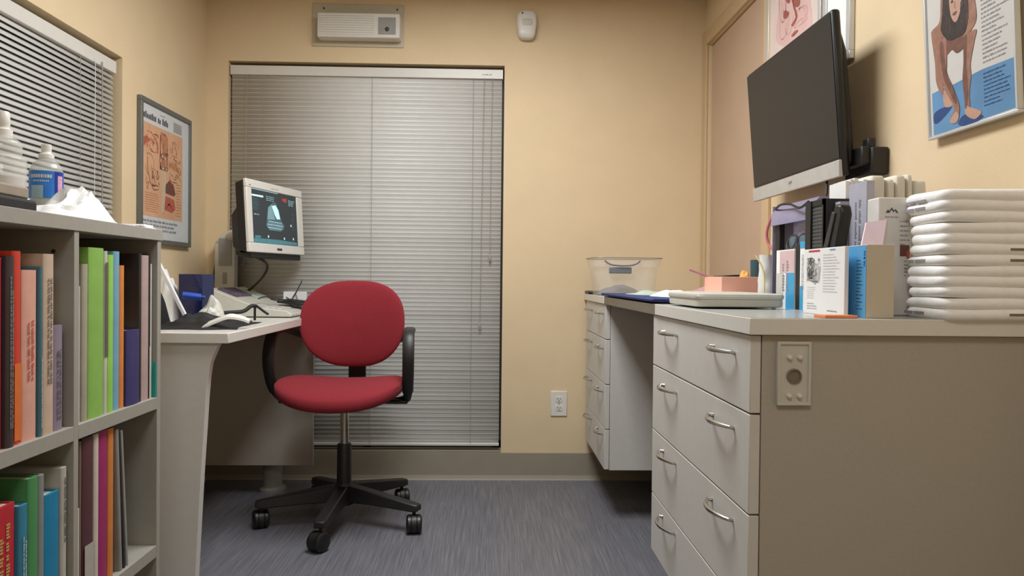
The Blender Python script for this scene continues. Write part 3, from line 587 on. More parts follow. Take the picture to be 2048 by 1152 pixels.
for s in (-1, 1):
    ps = smoothpath([(cx + s * 0.18, 2.80, 0.446), (cx + s * 0.228, 2.76, 0.462), (cx + s * 0.240, 2.69, 0.52), (cx + s * 0.245, 2.655, 0.60), (cx + s * 0.244, 2.665, 0.665), (cx + s * 0.240, 2.71, 0.705), (cx + s * 0.232, 2.83, 0.708), (cx + s * 0.212, 2.94, 0.685), (cx + s * 0.17, 3.02, 0.66), (cx + s * 0.10, 3.035, 0.65)], 6)
    g = G(); n = len(ps); vs = []; W2, T2 = 0.021, 0.0125
    for i, p in enumerate(ps):
        t = (ps[min(i + 1, n - 1)] - ps[max(i - 1, 0)]).normalized(); side = V(s, 0, 0) - t * t.x * s
        side = (side + V(0, -0.35 * max(0, (i - n * 0.6) / n), 0)).normalized(); side = (side - t * side.dot(t)).normalized(); nn = t.cross(side)
        for k in range(10):
            a = 2 * math.pi * k / 10; vs.append(p + side * W2 * math.copysign(abs(math.cos(a)) ** 0.7, math.cos(a)) * (0.75 if i < 10 else 1) + nn * T2 * math.copysign(abs(math.sin(a)) ** 0.7, math.sin(a)))
    g.faces(vs, [(i * 10 + k, i * 10 + (k + 1) % 10, (i + 1) * 10 + (k + 1) % 10, (i + 1) * 10 + k) for i in range(n - 1) for k in range(10)] + [tuple(range(10)), tuple(range((n - 1) * 10, n * 10))], M_black)
    g.o('armrest', root, smooth=True)
g = G(); g.lathe((cx, cy, 0), [(0.0155, 0.27), (0.0155, 0.432)], M_chrome, n=24); g.o('gas_lift', root, smooth=True)
g = G(); g.lathe((cx, cy, 0), [(0.022, 0.075), (0.027, 0.08), (0.026, 0.288), (0.0235, 0.292), (0.014, 0.292)], M_black, n=24); g.o('column_sleeve', root, smooth=True)
g = G(); g.lathe((cx, cy, 0), [(0.036, 0.07), (0.044, 0.078), (0.044, 0.115), (0.038, 0.135), (0.028, 0.15)], M_black, n=28); g.o('hub', root, smooth=True)
for k in range(5):
    a = math.radians(-94 + 72 * k); dv = V(math.cos(a), math.sin(a), 0); sv = V(-math.sin(a), math.cos(a), 0); c0 = V(cx, cy, 0)
    g = G(); secs = [(0.03, 0.031, 0.083, 0.142), (0.12, 0.028, 0.084, 0.130), (0.22, 0.026, 0.080, 0.114), (0.285, 0.025, 0.077, 0.104), (0.31, 0.020, 0.078, 0.100)]
    vs = []
    for r_, w_, z0, z1 in secs:
        for q in ((-w_, z0), (w_, z0), (w_ * 0.75, z1), (-w_ * 0.75, z1)): vs.append(c0 + dv * r_ + sv * q[0] + V(0, 0, q[1]))
    n = len(secs); g.faces(vs, [(i * 4 + j, i * 4 + (j + 1) % 4, (i + 1) * 4 + (j + 1) % 4, (i + 1) * 4 + j) for i in range(n - 1) for j in range(4)] + [(0, 1, 2, 3), tuple(range(4 * n - 4, 4 * n))], M_black)
    g.o('base_leg', root, bevel=0.004)
    wc = c0 + dv * 0.29; ca = a + (1.1, 0.5, -0.6, 0.9, 0.2)[k]; wa = V(math.cos(ca), math.sin(ca), 0); Rm = wa.to_track_quat('Z', 'Y').to_matrix()
    cs = G(); cs.lathe(tuple(wc), [(0.006, 0.05), (0.006, 0.082)], M_black, n=10)
    wx = wc + V(0, 0, 0.033) + wa.cross(V(0, 0, 1)) * 0.010
    cs.lathe(tuple(wx), [(0.033, -0.009), (0.034, 0.0), (0.033, 0.009)], M_black, n=20, R=Rm)
    cs_o = cs.o('caster', root, smooth=True)
    for sgn in (-1, 1):
        g = G(); g.lathe(tuple(wx + wa * 0.0165 * sgn), [(0.010, -0.0115), (0.027, -0.0105), (0.033, -0.005), (0.033, 0.005), (0.027, 0.0105), (0.010, 0.0115)], M_blackgl, n=24, R=Rm)
        g.o('wheel', cs_o, smooth=True)

# ------------------------------------------------------------------ left desk
DZ_ = 0.745
DX_ = -0.722
root = thing('desk', 'white-topped grey desk along the left wall with curved end panel', 'desk', (-0.98, 2.7, 0))
g = G(); g.box(XL + 0.022, DX_, 2.095, 3.34, DZ_ - 0.029, DZ_, M_top); g.o('desktop', root, bevel=0.002)
crv = [(-0.752, DZ_ - 0.029), (-0.760, 0.70), (-0.766, 0.685), (-0.776, 0.66), (-0.782, 0.62), (-0.787, 0.56), (-0.791, 0.485), (-0.798, 0.37), (-0.804, 0.25), (-0.813, 0.06), (-0.815, 0.0)]
g = G(); g.prism([(XL + 0.022, 2.108, 0), ] + [(x, 2.108, z) for x, z in crv[::-1]] + [(XL + 0.022, 2.108, DZ_ - 0.029)], (0, 0.028, 0), M_lam); g.o('end_panel', root, bevel=0.0015)
g = G(); g.box(XL + 0.023, -0.722, 3.10, 3.118, 0.128, DZ_ - 0.030, M_lam2); g.o('modesty_panel', root, bevel=0.0015)
g = G(); g.lathe((-0.913, 3.20, 0), [(0.055, 0), (0.055, 0.012), (0.04, 0.02), (0.04, DZ_ - 0.030)], M_greyp, n=28); g.o('leg', root, smooth=True)

# monitor on a stand arm at the back of the desk
Mo = V(-0.92139, 2.9, 0.99902); Mu = V(0.24253563, 0.9701425, 0); Mv = V(-0.05922578, 0.01480645, 0.9981348); Mn = Mu.cross(Mv)
MW, MH = 0.436, 0.283
root = thing('ultrasound_monitor', 'white-framed monitor with black rear showing a grey scan image, above the left desk', 'monitor', (-0.90, 3.1, 1.0))
def mb(g, a0, a1, b0, b1, d0, d1, m, tp=0.0):
    vs = []
    for a, sa in ((a0, 1), (a1, -1)):
        for b, sb in ((b0, 1), (b1, -1)):
            for dd in (d0, d1):
                q = tp if dd == d0 else 0
                vs.append(Mo + Mu * (a + sa * q) + Mv * (b + sb * q) + Mn * dd)
    g.faces(vs, [(0, 1, 3, 2), (4, 6, 7, 5), (0, 4, 5, 1), (2, 3, 7, 6), (0, 2, 6, 4), (1, 5, 7, 3)], m)
S0, S1, S2, S3 = 0.036, 0.388, 0.036, 0.251
g = G()
for a0, a1, b0, b1 in ((0, MW, 0, S2), (0, MW, S3, MH), (0, S0, S2, S3), (S1, MW, S2, S3)): mb(g, a0, a1, b0, b1, -0.014, 0.0, M_plast)
g.o('bezel', root, bevel=0.003)
g = G(); mb(g, 0.001, MW - 0.001, 0.001, MH - 0.003, -0.055, -0.0145, M_black, 0.008); mb(g, 0.012, MW - 0.03, -0.004, MH - 0.10, -0.098, -0.050, M_black, 0.03); mb(g, 0.03, MW - 0.006, -0.024, 0.05, -0.09, -0.016, M_black, 0.016); g.o('rear_housing', root, bevel=0.006, seg=3)
E = lambda n_, c, e=1.0: mat(n_, c, 0.3, emit=e, var=0.08, scale=60)
M_s0 = E('screen_dark', (34, 40, 44), 0.7); M_s1 = E('screen_teal', (60, 104, 112), 0.8); M_s2 = E('screen_bright', (176, 214, 226), 0.8)
M_s3 = E('screen_grey_teal', (104, 134, 140), 0.7); M_s4 = E('screen_text', (130, 170, 176), 0.7); M_s5 = E('screen_red', (150, 46, 44), 0.6); M_s6 = E('screen_dim', (58, 82, 88), 0.7)
g = G(); Ps = (Mo + Mn * -0.004, Mu, Mv, Mn); g.rect(Ps, S0 - 0.002, S2 - 0.002, S1 + 0.002, S3 + 0.002, M_s0, 0)
D = POLY['MON']; g.flat(Ps, D['cone'], M_s6, 0.0004); g.flat(Ps, D['grey'], M_s3, 0.0006); g.flat(Ps, D['bright'], M_s2, 0.0008)
g.flat(Ps, D['bar'], M_s2, 0.0006); g.flat(Ps, D['red'], M_s5, 0.0005); g.flat(Ps, D['band'], M_s1, 0.0005); g.flat(Ps, D['band2'], M_s1, 0.0005)
for k in range(9):
    v_ = 0.130 - k * 0.0042; a_ = 0.142 + 0.003 * abs(k - 4); b_2 = 0.268 - 0.003 * abs(k - 3)
    g.flat(Ps, [(a_, v_), (b_2, v_ - 0.002), (b_2, v_ - 0.0035), (a_, v_ - 0.0016)], M_s3 if k % 3 else M_s2, 0.0007)
g.text(Ps, 0.04, 0.165, 0.10, 0.215, 8, M_s1, 11, 0.0006, 0.4, 0.4); g.text(Ps, 0.05, 0.145, 0.09, 0.155, 1, M_s4, 12, 0.0006, 0.5, 0.1)
g.text(Ps, 0.145, 0.210, 0.215, 0.232, 3, M_s4, 13, 0.0006, 0.5, 0.3); g.text(Ps, 0.32, 0.205, 0.375, 0.232, 4, M_s4, 14, 0.0006, 0.6, 0.3)
g.text(Ps, 0.345, 0.10, 0.368, 0.19, 7, M_s6, 15, 0.0006, 0.4, 0.6)
for a, b in ((0.145, 0.062), (0.27, 0.060), (0.345, 0.062), (0.33, 0.118)): g.rect(Ps, a, b, a + 0.008, b + 0.009, M_s2, 0.0008)
g.rect(Ps, S0, S2, S1, S2 + 0.004, M_s1, 0.0009); g.rect(Ps, S0, S3 - 0.004, S0 + 0.2, S3 - 0.001, M_s4, 0.0009)
g.o('screen', root, fixn=False)
g = G(); Pb = (Mo + Mn * 0.0002, Mu, Mv, Mn); g.rect(Pb, 0.205, 0.012, 0.245, 0.021, M_dark); g.rect(Pb, 0.18, 0.262, 0.24, 0.2635, M_inkl); g.rect(Pb, 0.02, 0.258, 0.03, 0.262, M_pred); g.o('logo', root, fixn=False)
g = G(); g.box(-1.205, -1.118, 3.315, 3.362, DZ_, 1.05, M_plast2); g.prism([(-1.205, 3.315, 1.05), (-1.118, 3.315, 1.05), (-1.112, 3.315, 1.085), (-1.135, 3.315, 1.108), (-1.17, 3.315, 1.09)], (0, 0.047, 0), M_plast2)
g.tube([(-1.15, 3.335, 1.075), (-1.04, 3.20, 1.10), (-0.975, 3.13, 1.12)], 0.02, M_plast2, n=12); g.o('support_arm', root, bevel=0.004)
g = G(); g.box(-1.185, -1.130, 3.311, 3.316, 0.95, 1.07, M_greyp); g.box(-1.168, -1.152, 3.311, 3.316, 0.87, 0.92, M_greyp); g.o('arm_inlay', root, bevel=0.001)
g = G(); g.tube(smoothpath([tuple(Mo + Mu * 0.13 - Mn * 0.055 - V(0, 0, 0.012)), (-0.905, 3.07, 0.955), (-0.93, 3.12, 0.91), (-1.00, 3.20, 0.86), (-1.06, 3.27, 0.83), (-1.09, 3.30, 0.79), (-1.10, 3.30, DZ_ + 0.006)]), 0.0055, M_black, n=8); g.o('cable', root, smooth=True)
g = G(); g.tube(smoothpath([(-1.19, 3.37, 1.05), (-1.215, 3.365, 0.98), (-1.225, 3.365, 0.90), (-1.228, 3.365, 0.82), (-1.225, 3.36, DZ_ + 0.004)]), 0.0035, M_black, n=8); g.o('cable', root, smooth=True)
ZD = 0.765
CAM_SCALE[0] = (V(-0.634, 1.825, 0.765), V(-0.722, 2.095, 0.745), 1.148)   # the desk things are enlarged and pushed back about the camera

# ultrasound console (wedge)
root = thing('ultrasound_console', 'white wedge-shaped control console lying on the left desk below the monitor', 'console', (-0.83, 2.76, ZD))
prof = [(-0.965, ZD + 0.003), (-0.672, ZD + 0.003), (-0.668, ZD + 0.012), (-0.69, ZD + 0.024), (-0.775, ZD + 0.034), (-0.83, ZD + 0.052), (-0.945, ZD + 0.098), (-0.962, ZD + 0.094)]
g = G(); g.prism([(x, 2.54, z) for x, z in prof], (0, 0.33, 0), M_plast2); g.o('body', root, bevel=0.004, seg=3)
g = G()
KP = (V(-0.938, 2.57, ZD + 0.0955), V(0, 1, 0), V(0.9287, 0, -0.371), V(0.371, 0, 0.9287))
M_pur = mat('purple_sheet', (96, 84, 104), 0.5, var=0.4, scale=30); M_grn = mat('pale_green_sheet', (184, 200, 184), 0.5, var=0.1, scale=20)
def obx(g, P_, a0, b0, a1, b1, t, m):
    o, u, v, n = P_
    vs = [o + u * a + v * b + n * c for a in (a0, a1) for b in (b0, b1) for c in (0, t)]
    g.faces(vs, [(0, 1, 3, 2), (4, 6, 7, 5), (0, 4, 5, 1), (2, 3, 7, 6), (0, 2, 6, 4), (1, 5, 7, 3)], m)
obx(g, KP, 0.01, 0.006, 0.17, 0.075, 0.006, M_pur); obx(g, KP, 0.17, 0.004, 0.295, 0.10, 0.005, M_grn)
g.o('touch_panel', root, bevel=0.001)
g = G(); K2 = (V(-0.775, 2.57, ZD + 0.0345), V(0, 1, 0), V(0.993, 0, -0.118), V(0.118, 0, 0.993))
for i in range(11):
    for j in range(3): obx(g, K2, 0.01 + i * 0.025, 0.004 + j * 0.02, 0.03 + i * 0.025, 0.02 + j * 0.02, 0.003, M_plast)
g.o('keys', root)
# things lying on and behind the console
g = G(); g.tube(smoothpath([(-0.80, 2.60, ZD + 0.062), (-0.79, 2.66, ZD + 0.068), (-0.75, 2.70, ZD + 0.055), (-0.74, 2.78, ZD + 0.052), (-0.77, 2.84, ZD + 0.062)]), 0.0022, M_dark, n=6)
for yy in (2.66, 2.72):
    g.tube([V(-0.755 + 0.02 * math.cos(t * math.pi / 6), yy + 0.025 * math.sin(t * math.pi / 6), ZD + 0.056 - 0.004 * math.cos(t * math.pi / 6)) for t in range(12)], 0.0016, M_dark, n=6, closed=True)
tag(g.o('reading_glasses', smooth=True), 'thin dark-rimmed glasses lying on the white console', 'glasses')
g = G(); g.box(-0.765, -0.675, 2.70, 2.86, ZD + 0.040, ZD + 0.050, M_black, R=rot('Y', 7)); g.box(-0.755, -0.685, 2.72, 2.84, ZD + 0.0505, ZD + 0.053, M_blackcl, R=rot('Y', 7)); tag(g.o('black_notebook', bevel=0.002), 'flat black notebook lying on the far end of the white console', 'notebook')
g = G(); g.box(-0.79, -0.705, 2.875, 2.895, ZD, ZD + 0.082, M_paper); tag(g.o('note_block', bevel=0.001), 'small white paper block at the far end of the left desk', 'paper')
g = G(); g.tube(smoothpath([(-0.76, 2.868, ZD + 0.03), (-0.755, 2.868, ZD + 0.055), (-0.735, 2.868, ZD + 0.09), (-0.718, 2.868, ZD + 0.125)]), 0.0022, M_dark, n=6)
g.tube(smoothpath([(-0.745, 2.870, ZD + 0.002), (-0.735, 2.870, ZD + 0.05), (-0.742, 2.870, ZD + 0.075)]), 0.0016, M_greyp, n=6); tag(g.o('stiff_wire', smooth=True), 'thin dark stiff wire standing up behind the console by the paper block', 'wire')

# crumpled soft shapes
def crumple(name, label, cat, c, sx, sy, h, m, seed, freq=14, base=0.0, shape=None, n=26, rz=0, amp=0.5, z0=None, parent=None, sharp=False, facet=False):
    g = G(); vs = []; c = V(*c); R = rot('Z', rz)
    for i in range(n + 1):
        for j in range(n + 1):
            u = -1 + 2 * i / n; v = -1 + 2 * j / n
            r = min(1, (abs(u) ** 3 + abs(v) ** 3) ** (1 / 3)); env = (1 - r ** 2.5)
            if shape: env *= shape(u, v)
            p = V(u * sx, v * sy, 0); nz = noise.noise(V(p.x * freq + seed * 7, p.y * freq, seed)) + 0.5 * noise.noise(V(p.x * freq * 2.3, p.y * freq * 2.3 + seed, seed))
            nz = 1 - abs(nz) * 1.6 if sharp else nz
            z = max(0.0, env * h * (1 + amp * nz)) + 0.0015
            wob = 1 + 0.16 * noise.noise(V(u * 2 + seed, v * 2, 3.3))
            vs.append(c + R @ V(u * sx * wob, v * sy * wob, z))
    fs = [(i * (n + 1) + j, (i + 1) * (n + 1) + j, (i + 1) * (n + 1) + j + 1, i * (n + 1) + j + 1) for i in range(n) for j in range(n)]
    k = len(vs); ring = [i * (n + 1) for i in range(n + 1)] + [n * (n + 1) + j for j in range(1, n + 1)] + [i * (n + 1) + n for i in range(n - 1, -1, -1)] + [j for j in range(n - 1, 0, -1)]
    vs += [V(vs[q].x, vs[q].y, c.z) for q in ring]; L = len(ring)
    fs += [(ring[q], ring[(q + 1) % L], k + (q + 1) % L, k + q) for q in range(L)] + [tuple(k + q for q in range(L))]
    g.faces(vs, fs, m); ob = g.o(name, parent, smooth=not facet)
    if parent is None: tag(ob, label, cat)
    return ob
bag = crumple('shoulder_bag', 'flat black nylon bag lying open on the near end of the left desk', 'bag', (-0.79, 2.10, ZD), 0.115, 0.165, 0.021, M_blackcl, 3, freq=17, amp=1.1, rz=6, n=48)
g = G(); g.tube(smoothpath([(-0.86, 2.28, ZD + 0.012), (-0.81, 2.30, ZD + 0.026), (-0.765, 2.33, ZD + 0.030), (-0.745, 2.35, ZD + 0.046), (-0.73, 2.36, ZD + 0.044), (-0.71, 2.36, ZD + 0.030), (-0.695, 2.36, ZD + 0.020)]), [0.004] * 6 + [0.006] * 18 + [0.004] * 12 + [0.003], M_blackcl, n=8); g.box(-0.738, -0.732, 2.35, 2.356, ZD + 0.002, ZD + 0.042, M_blackcl)
tag(g.o('bag_strap', smooth=True), 'black webbing strap arching up in front of the white console', 'strap')
g = G(); rib = smoothpath([(-0.745, 1.965, ZD + 0.008), (-0.718, 1.967, ZD + 0.020), (-0.690, 1.97, ZD + 0.031), (-0.674, 1.975, ZD + 0.032), (-0.652, 1.985, ZD + 0.026), (-0.636, 1.99, ZD + 0.018)], 5)
for p in (0,):
    vs = []
    for i, q in enumerate(rib): wd = 0.016 * (1 - 0.6 * i / len(rib)); vs += [q + V(0, -wd, -wd * 0.55), q + V(0, wd, wd * 0.2), q + V(0, wd, wd * 0.2 + 0.005), q + V(0, -wd, -wd * 0.55 + 0.006)]
    n = len(rib); g.faces(vs, [(i * 4 + j, i * 4 + (j + 1) % 4, i * 4 + 4 + (j + 1) % 4, i * 4 + 4 + j) for i in range(n - 1) for j in range(4)] + [(0, 1, 2, 3), tuple(range(4 * n - 4, 4 * n))], M_plast)
tag(g.o('white_strap', smooth=True), 'bent white plastic strip lying on the black bag', 'strip')
bk = crumple('backpack', 'upright black soft bag at the near left corner of the desk beside the bookshelf', 'bag', (-0.945, 2.10, ZD), 0.045, 0.06, 0.135, M_blackcl, 9, freq=16, amp=0.35, n=30)
g = G(); g.prism([(-0.965, 2.185, ZD + 0.172), (-0.957, 2.185, ZD + 0.178), (-0.868, 2.185, ZD + 0.001), (-0.878, 2.185, ZD + 0.001)], (0, 0.012, 0), M_paper); tag(g.o('document_folder', bevel=0.001), 'white folder leaning beside the upright black bag on the desk', 'folder')
M_nb = mat('navy_translucent_plastic', (26, 36, 84), 0.15, alpha=0.93, var=0.1)
def openbox(g, x0, x1, y0, y1, z0, z1, t, m, R=None, taper=0.0):
    c = V((x0 + x1) / 2, (y0 + y1) / 2, z0); a, b, h = (x1 - x0) / 2, (y1 - y0) / 2, z1 - z0
    def ring(da, z, k): return [c + (R or Matrix.Identity(3)) @ V(sx * (a * k - da), sy * (b * k - da), z) for sx, sy in ((-1, -1), (1, -1), (1, 1), (-1, 1))]
    k0 = 1 - taper; vs = ring(0, 0, k0) + ring(0, h, 1) + ring(t, h, 1) + ring(t, t, k0)
    fs = [(3, 2, 1, 0)] + [(L + i, L + (i + 1) % 4, L + 4 + (i + 1) % 4, L + 4 + i) for L in (0, 4, 8) for i in range(4)] + [(12, 13, 14, 15)]
    g.faces(vs, fs, m); return g
g = openbox(G(), -0.936, -0.862, 2.275, 2.35, ZD, ZD + 0.143, 0.003, M_nb, R=rot('Z', -6)); bin_ = g.o('storage_bin', bevel=0.002); tag(bin_, 'dark navy plastic bin standing on the desk behind the crumpled white glove', 'bin')
g = G(); g.tube([(-0.895, 2.20, ZD + 0.082), (-0.848, 2.215, ZD + 0.076)], 0.010, mat('bright_blue_plastic', (42, 84, 190), 0.35), n=16); g.tube([(-0.848, 2.215, ZD + 0.076), (-0.838, 2.218, ZD + 0.075)], 0.006, M_pblue2, n=12); tag(g.o('blue_marker', smooth=True), 'thick blue marker lying across the bag in front of the navy bin', 'marker')
crumple('latex_glove', 'crumpled off-white glove in front of the navy bin on the desk', 'glove', (-0.825, 2.235, ZD + 0.001), 0.05, 0.035, 0.052, M_plast2, 5, freq=26, amp=0.8, rz=-25, n=18, facet=True)
crumple('tissue_bundle', 'crumpled white tissue bundle poking up behind the navy bin at the wall', 'tissue', (-0.985, 2.33, ZD), 0.04, 0.04, 0.125, M_paper, 8, freq=26, amp=0.7, n=18, facet=True)
crumple('paper_heap', 'heap of grey papers lying on the left desk between glove and console', 'paper', (-1.03, 2.66, ZD), 0.045, 0.07, 0.07, M_plast2, 12, freq=18, amp=0.5)

CAM_SCALE[0] = None
# ------------------------------------------------------------------ bookshelf
SX0, SX1, SY0, SY1, ST = -1.115, -0.776, 0.74, 1.798, 1.010
t_ = 0.026
root = thing('bookshelf', 'grey open cube bookshelf filled with colourful books along the left wall', 'bookshelf', ((SX0 + SX1) / 2, (SY0 + SY1) / 2, 0))
G().box(SX0, SX1, SY0, SY1 + 0.004, ST - t_, ST, M_shelf).o('top_panel', root, bevel=0.001)
g = G(); g.box(SX0 + 0.001, SX1 - 0.002, SY1 - 0.018, SY1, 0, ST - t_, M_shelf); g.o('side_panel', root, bevel=0.001)
g = G(); g.box(SX0 + 0.001, SX1 - 0.002, SY0, SY0 + 0.018, 0, ST - t_, M_shelf); g.o('side_panel', root, bevel=0.001)
g = G(); g.box(SX0 + 0.006, SX1 - 0.002, 1.428, 1.444, 0.03, ST - t_, M_shelf); g.o('divider', root, bevel=0.001)
g = G(); g.box(SX0 + 0.006, SX1 - 0.002, 1.074, 1.090, 0.03, ST - t_, M_shelf); g.o('divider', root, bevel=0.001)
g = G(); g.box(SX0, SX0 + 0.006, SY0 + 0.018, SY1 - 0.018, 0.0, ST - t_, M_shelf); g.o('back_panel', root)
SH = [0.617, 0.268]
for z in SH + [0.03]:
    for ya, yb in ((SY0 + 0.018, 1.074), (1.090, 1.428), (1.444, SY1 - 0.018)):
        G().box(SX0 + 0.006, SX1 - 0.002, ya, yb, z - 0.028, z, M_shelf).o('shelf', root, bevel=0.001)
for (yy, zz) in ((1.385, 0.945),):
    g = G(); g.lathe((SX1 - 0.04, 1.428, zz), [(0.004, 0), (0.004, -0.002), (0, -0.002)], M_steel, n=10, axis='Y'); g.o('screw', root)
bk_i = [0]
def book(y0, y1, z0, h, col, label, depth=0.20, xs=-0.785, marks=None, lean=0.0, ink=None, page=True, group='books on the grey shelf', col2=None, name='book', cat='book'):
    bk_i[0] += 1; i = bk_i[0]; r = random.Random(i)
    m = mat('book_cover_%d' % i, col, 0.5, var=0.07, scale=25); xs += r.uniform(-0.003, 0.003)
    y0 += 0.0004; y1 -= 0.0004; W = y1 - y0; c = min(0.003, W * 0.22); rd = min(0.004, W * 0.3)
    root = thing(name, label, cat, (xs - depth / 2, (y0 + y1) / 2, z0), group)
    L = rot('X', lean); piv = V(xs, (y0 + y1) / 2, z0); tr = lambda p: L @ (V(*p) - piv) + piv
    g = G(); n = 6
    out = [(xs - depth, y0)] + [(xs - rd + rd * math.sin(math.pi / 2 * k / n) if k < n else xs, y0 + (W / 2) * (1 - math.cos(math.pi / 2 * k / n)) * 0.6) for k in range(n + 1)]
    out = [(xs - depth, y0)] + [(xs - rd * (1 - math.sin(math.pi * k / (2 * n))), y0 + W / 2 * (k / n) ** 1.6) for k in range(n + 1)]
    out += [(x, y0 + y1 - y) for x, y in out[::-1]]
    inner = [(xs - depth, y1 - c), (xs - rd - c, y1 - c), (xs - rd - c, y0 + c), (xs - depth, y0 + c)]
    zt = h
    def pz(p, z): return tr((p[0], p[1], z))
    no, ni = len(out), len(inner); poly = out + inner
    # C-shaped cover as quads: outer boundary against inner boundary, top and bottom
    vs = [pz(p, z0) for p in poly] + [pz(p, z0 + zt) for p in poly]; N = len(poly)
    fs = [tuple(range(N))[::-1], tuple(range(N, 2 * N))] + [(k, (k + 1) % N, N + (k + 1) % N, N + k) for k in range(N)]
    g.faces(vs, fs, m)
    if col2:
        m2 = mat('book_band_%d' % i, col2[0], 0.5, var=0.05)
        zz0, zz1 = z0 + h * col2[1], z0 + h * col2[2]
        vs = [tr((xs - 0.004 + 0.0048, y0 + W * 0.08, zz0)), tr((xs + 0.0008, y1 - W * 0.08, zz0)), tr((xs + 0.0008, y1 - W * 0.08, zz1)), tr((xs + 0.0008, y0 + W * 0.08, zz1))]
        g.faces(vs, [(0, 1, 2, 3)], m2)
    if marks:
        mm = M_ink if ink is None else ink
        P_ = (tr((xs + 0.0005, y0 + W * 0.25, z0)), L @ V(0, 1, 0), L @ V(0, 0, 1), V(1, 0, 0))
        for a, b in marks: g.text(P_, 0, h * a, W * 0.5, h * b, 1 if W < 0.02 else 2, mm, i, 0.0006, 0.6, 0.1, vert=True)
    g.o('cover', root)
    if page:
        g = G(); vs = [tr(p) for p in [(x, y, z) for x in (xs - depth + 0.003, xs - rd - c - 0.0002) for y in (y0 + c + 0.0002, y1 - c - 0.0002) for z in (z0 + 0.002, z0 + h - 0.003)]]
        g.faces(vs, [(0, 1, 3, 2), (4, 6, 7, 5), (0, 4, 5, 1), (2, 3, 7, 6), (0, 2, 6, 4), (1, 5, 7, 3)], M_paperw); g.o('pages', root)
    return root
A, B_ = SH
G1, G2, G3, G4 = 'books in the upper left cube', 'books in the upper right cube', 'books in the lower left cube', 'books in the lower right cube'
LI = mat('pale_print', (205, 200, 190), 0.6); GO = mat('gold_print', (190, 160, 90), 0.4)
book(1.165, 1.2385, A, 0.311, (168, 34, 54), 'crimson book at the left edge of the photo, upper shelf', group=G1, marks=[(0.3, 0.5)], ink=LI)
book(1.240, 1.2615, A, 0.314, (62, 50, 50), 'thin black patterned book between the crimson and red books, upper shelf', group=G1, marks=[(0.1, 0.9)], ink=M_greyp)
book(1.2625, 1.2855, A, 0.323, (204, 62, 44), 'tall red-orange book right of the thin black book, upper shelf', group=G1, col2=((214, 110, 48), 0.02, 0.42))
book(1.288, 1.330, A, 0.292, (214, 160, 142), 'wide salmon pink book with faded spine lettering, upper shelf', group=G1, marks=[(0.35, 0.72)], ink=M_pred, depth=0.22)
book(1.332, 1.342, A, 0.298, (70, 112, 126), 'thin dark teal book right of the salmon pink book, upper shelf', group=G1, marks=[(0.05, 0.5)], ink=LI)
book(1.3425, 1.3755, A, 0.321, (196, 172, 150), 'tall beige book with black spine lettering, upper shelf', group=G1, marks=[(0.28, 0.92)], depth=0.25)
book(1.377, 1.409, A, 0.192, (138, 124, 140), 'short mauve-grey book at the right end of the upper left cube', group=G1, marks=[(0.1, 0.8)], ink=M_ink)
book(1.4455, 1.470, A, 0.263, (182, 178, 168), 'short pale grey book against the divider, upper right cube', group=G2, depth=0.19)
book(1.472, 1.4935, A, 0.306, (164, 158, 140), 'grey-beige book left of the wide green binder', group=G2)
book(1.495, 1.5535, A, 0.339, (134, 180, 84), 'wide leaf green binder on the upper shelf', depth=0.27, group=G2, name='binder')
book(1.554, 1.5675, A, 0.334, (196, 194, 178), 'thin white book with a dark spine strip right of the green binder', group=G2, col2=((96, 92, 84), 0.35, 0.93))
book(1.569, 1.5935, A, 0.327, (146, 204, 88), 'lime green book on the upper shelf', group=G2)
book(1.595, 1.6215, A, 0.335, (116, 164, 190), 'light blue book right of the lime green book', group=G2, depth=0.23)
book(1.623, 1.6435, A, 0.306, (214, 132, 62), 'orange book on the upper shelf beside the light blue book', group=G2)
book(1.645, 1.706, A, 0.165, (58, 54, 104), 'short thick navy book in the upper right cube', group=G2, depth=0.18)
book(1.7075, 1.7185, A, 0.334, (50, 46, 44), 'tall black book rising behind the short navy book', group=G2, depth=0.24)
book(1.720, 1.7555, A, 0.331, (178, 154, 150), 'mauve book right of the tall black book, upper shelf', group=G2)
book(1.7565, 1.765, A, 0.335, (36, 34, 34), 'very thin black folder with a pale lower spine, upper shelf', group=G2, col2=((190, 186, 176), 0.0, 0.36), page=False)
book(1.7742, 1.7795, A, 0.082, (40, 150, 140), 'tiny thin teal booklet at the right end of the upper shelf', group=G2, xs=-0.780, page=False)
book(1.7655, 1.7740, A, 0.312, (200, 200, 190), 'white book at the right end of the upper shelf', group=G2, xs=-0.79)
book(1.209, 1.2735, B_, 0.254, (184, 36, 48), 'thick red book on the lower shelf', group=G3, marks=[(0.3, 0.9)], ink=GO, depth=0.17)
book(1.2745, 1.2995, B_, 0.244, (52, 126, 154), 'narrow blue book right of the thick red book, lower shelf', group=G3, marks=[(0.3, 0.8)], ink=LI)
book(1.3005, 1.3295, B_, 0.283, (74, 140, 84), 'green book in the lower left cube', group=G3, depth=0.24)
book(1.3305, 1.3485, B_, 0.281, (128, 134, 130), 'grey book right of the green book, lower shelf', group=G3)
book(1.3495, 1.3995, B_, 0.239, (22, 124, 164), 'bright teal-blue book in the lower left cube', group=G3, depth=0.18)
book(1.4005, 1.4185, B_, 0.277, (182, 178, 166), 'tall light grey book beside the divider, lower left cube', group=G3, depth=0.24, marks=[(0.5, 0.98)])
book(1.4455, 1.4645, B_, 0.184, (194, 188, 172), 'short cream book against the divider, lower right cube', group=G4)
book(1.4655, 1.4745, B_, 0.312, (118, 98, 88), 'thin brown book behind the short cream book, lower shelf', group=G4)
book(1.4755, 1.516, B_, 0.316, (84, 48, 54), 'dark maroon book with a white lower spine label', group=G4, col2=((172, 168, 158), 0.0, 0.33))
book(1.5175, 1.5355, B_, 0.315, (200, 190, 176), 'white book between the maroon and magenta books, lower shelf', group=G4)
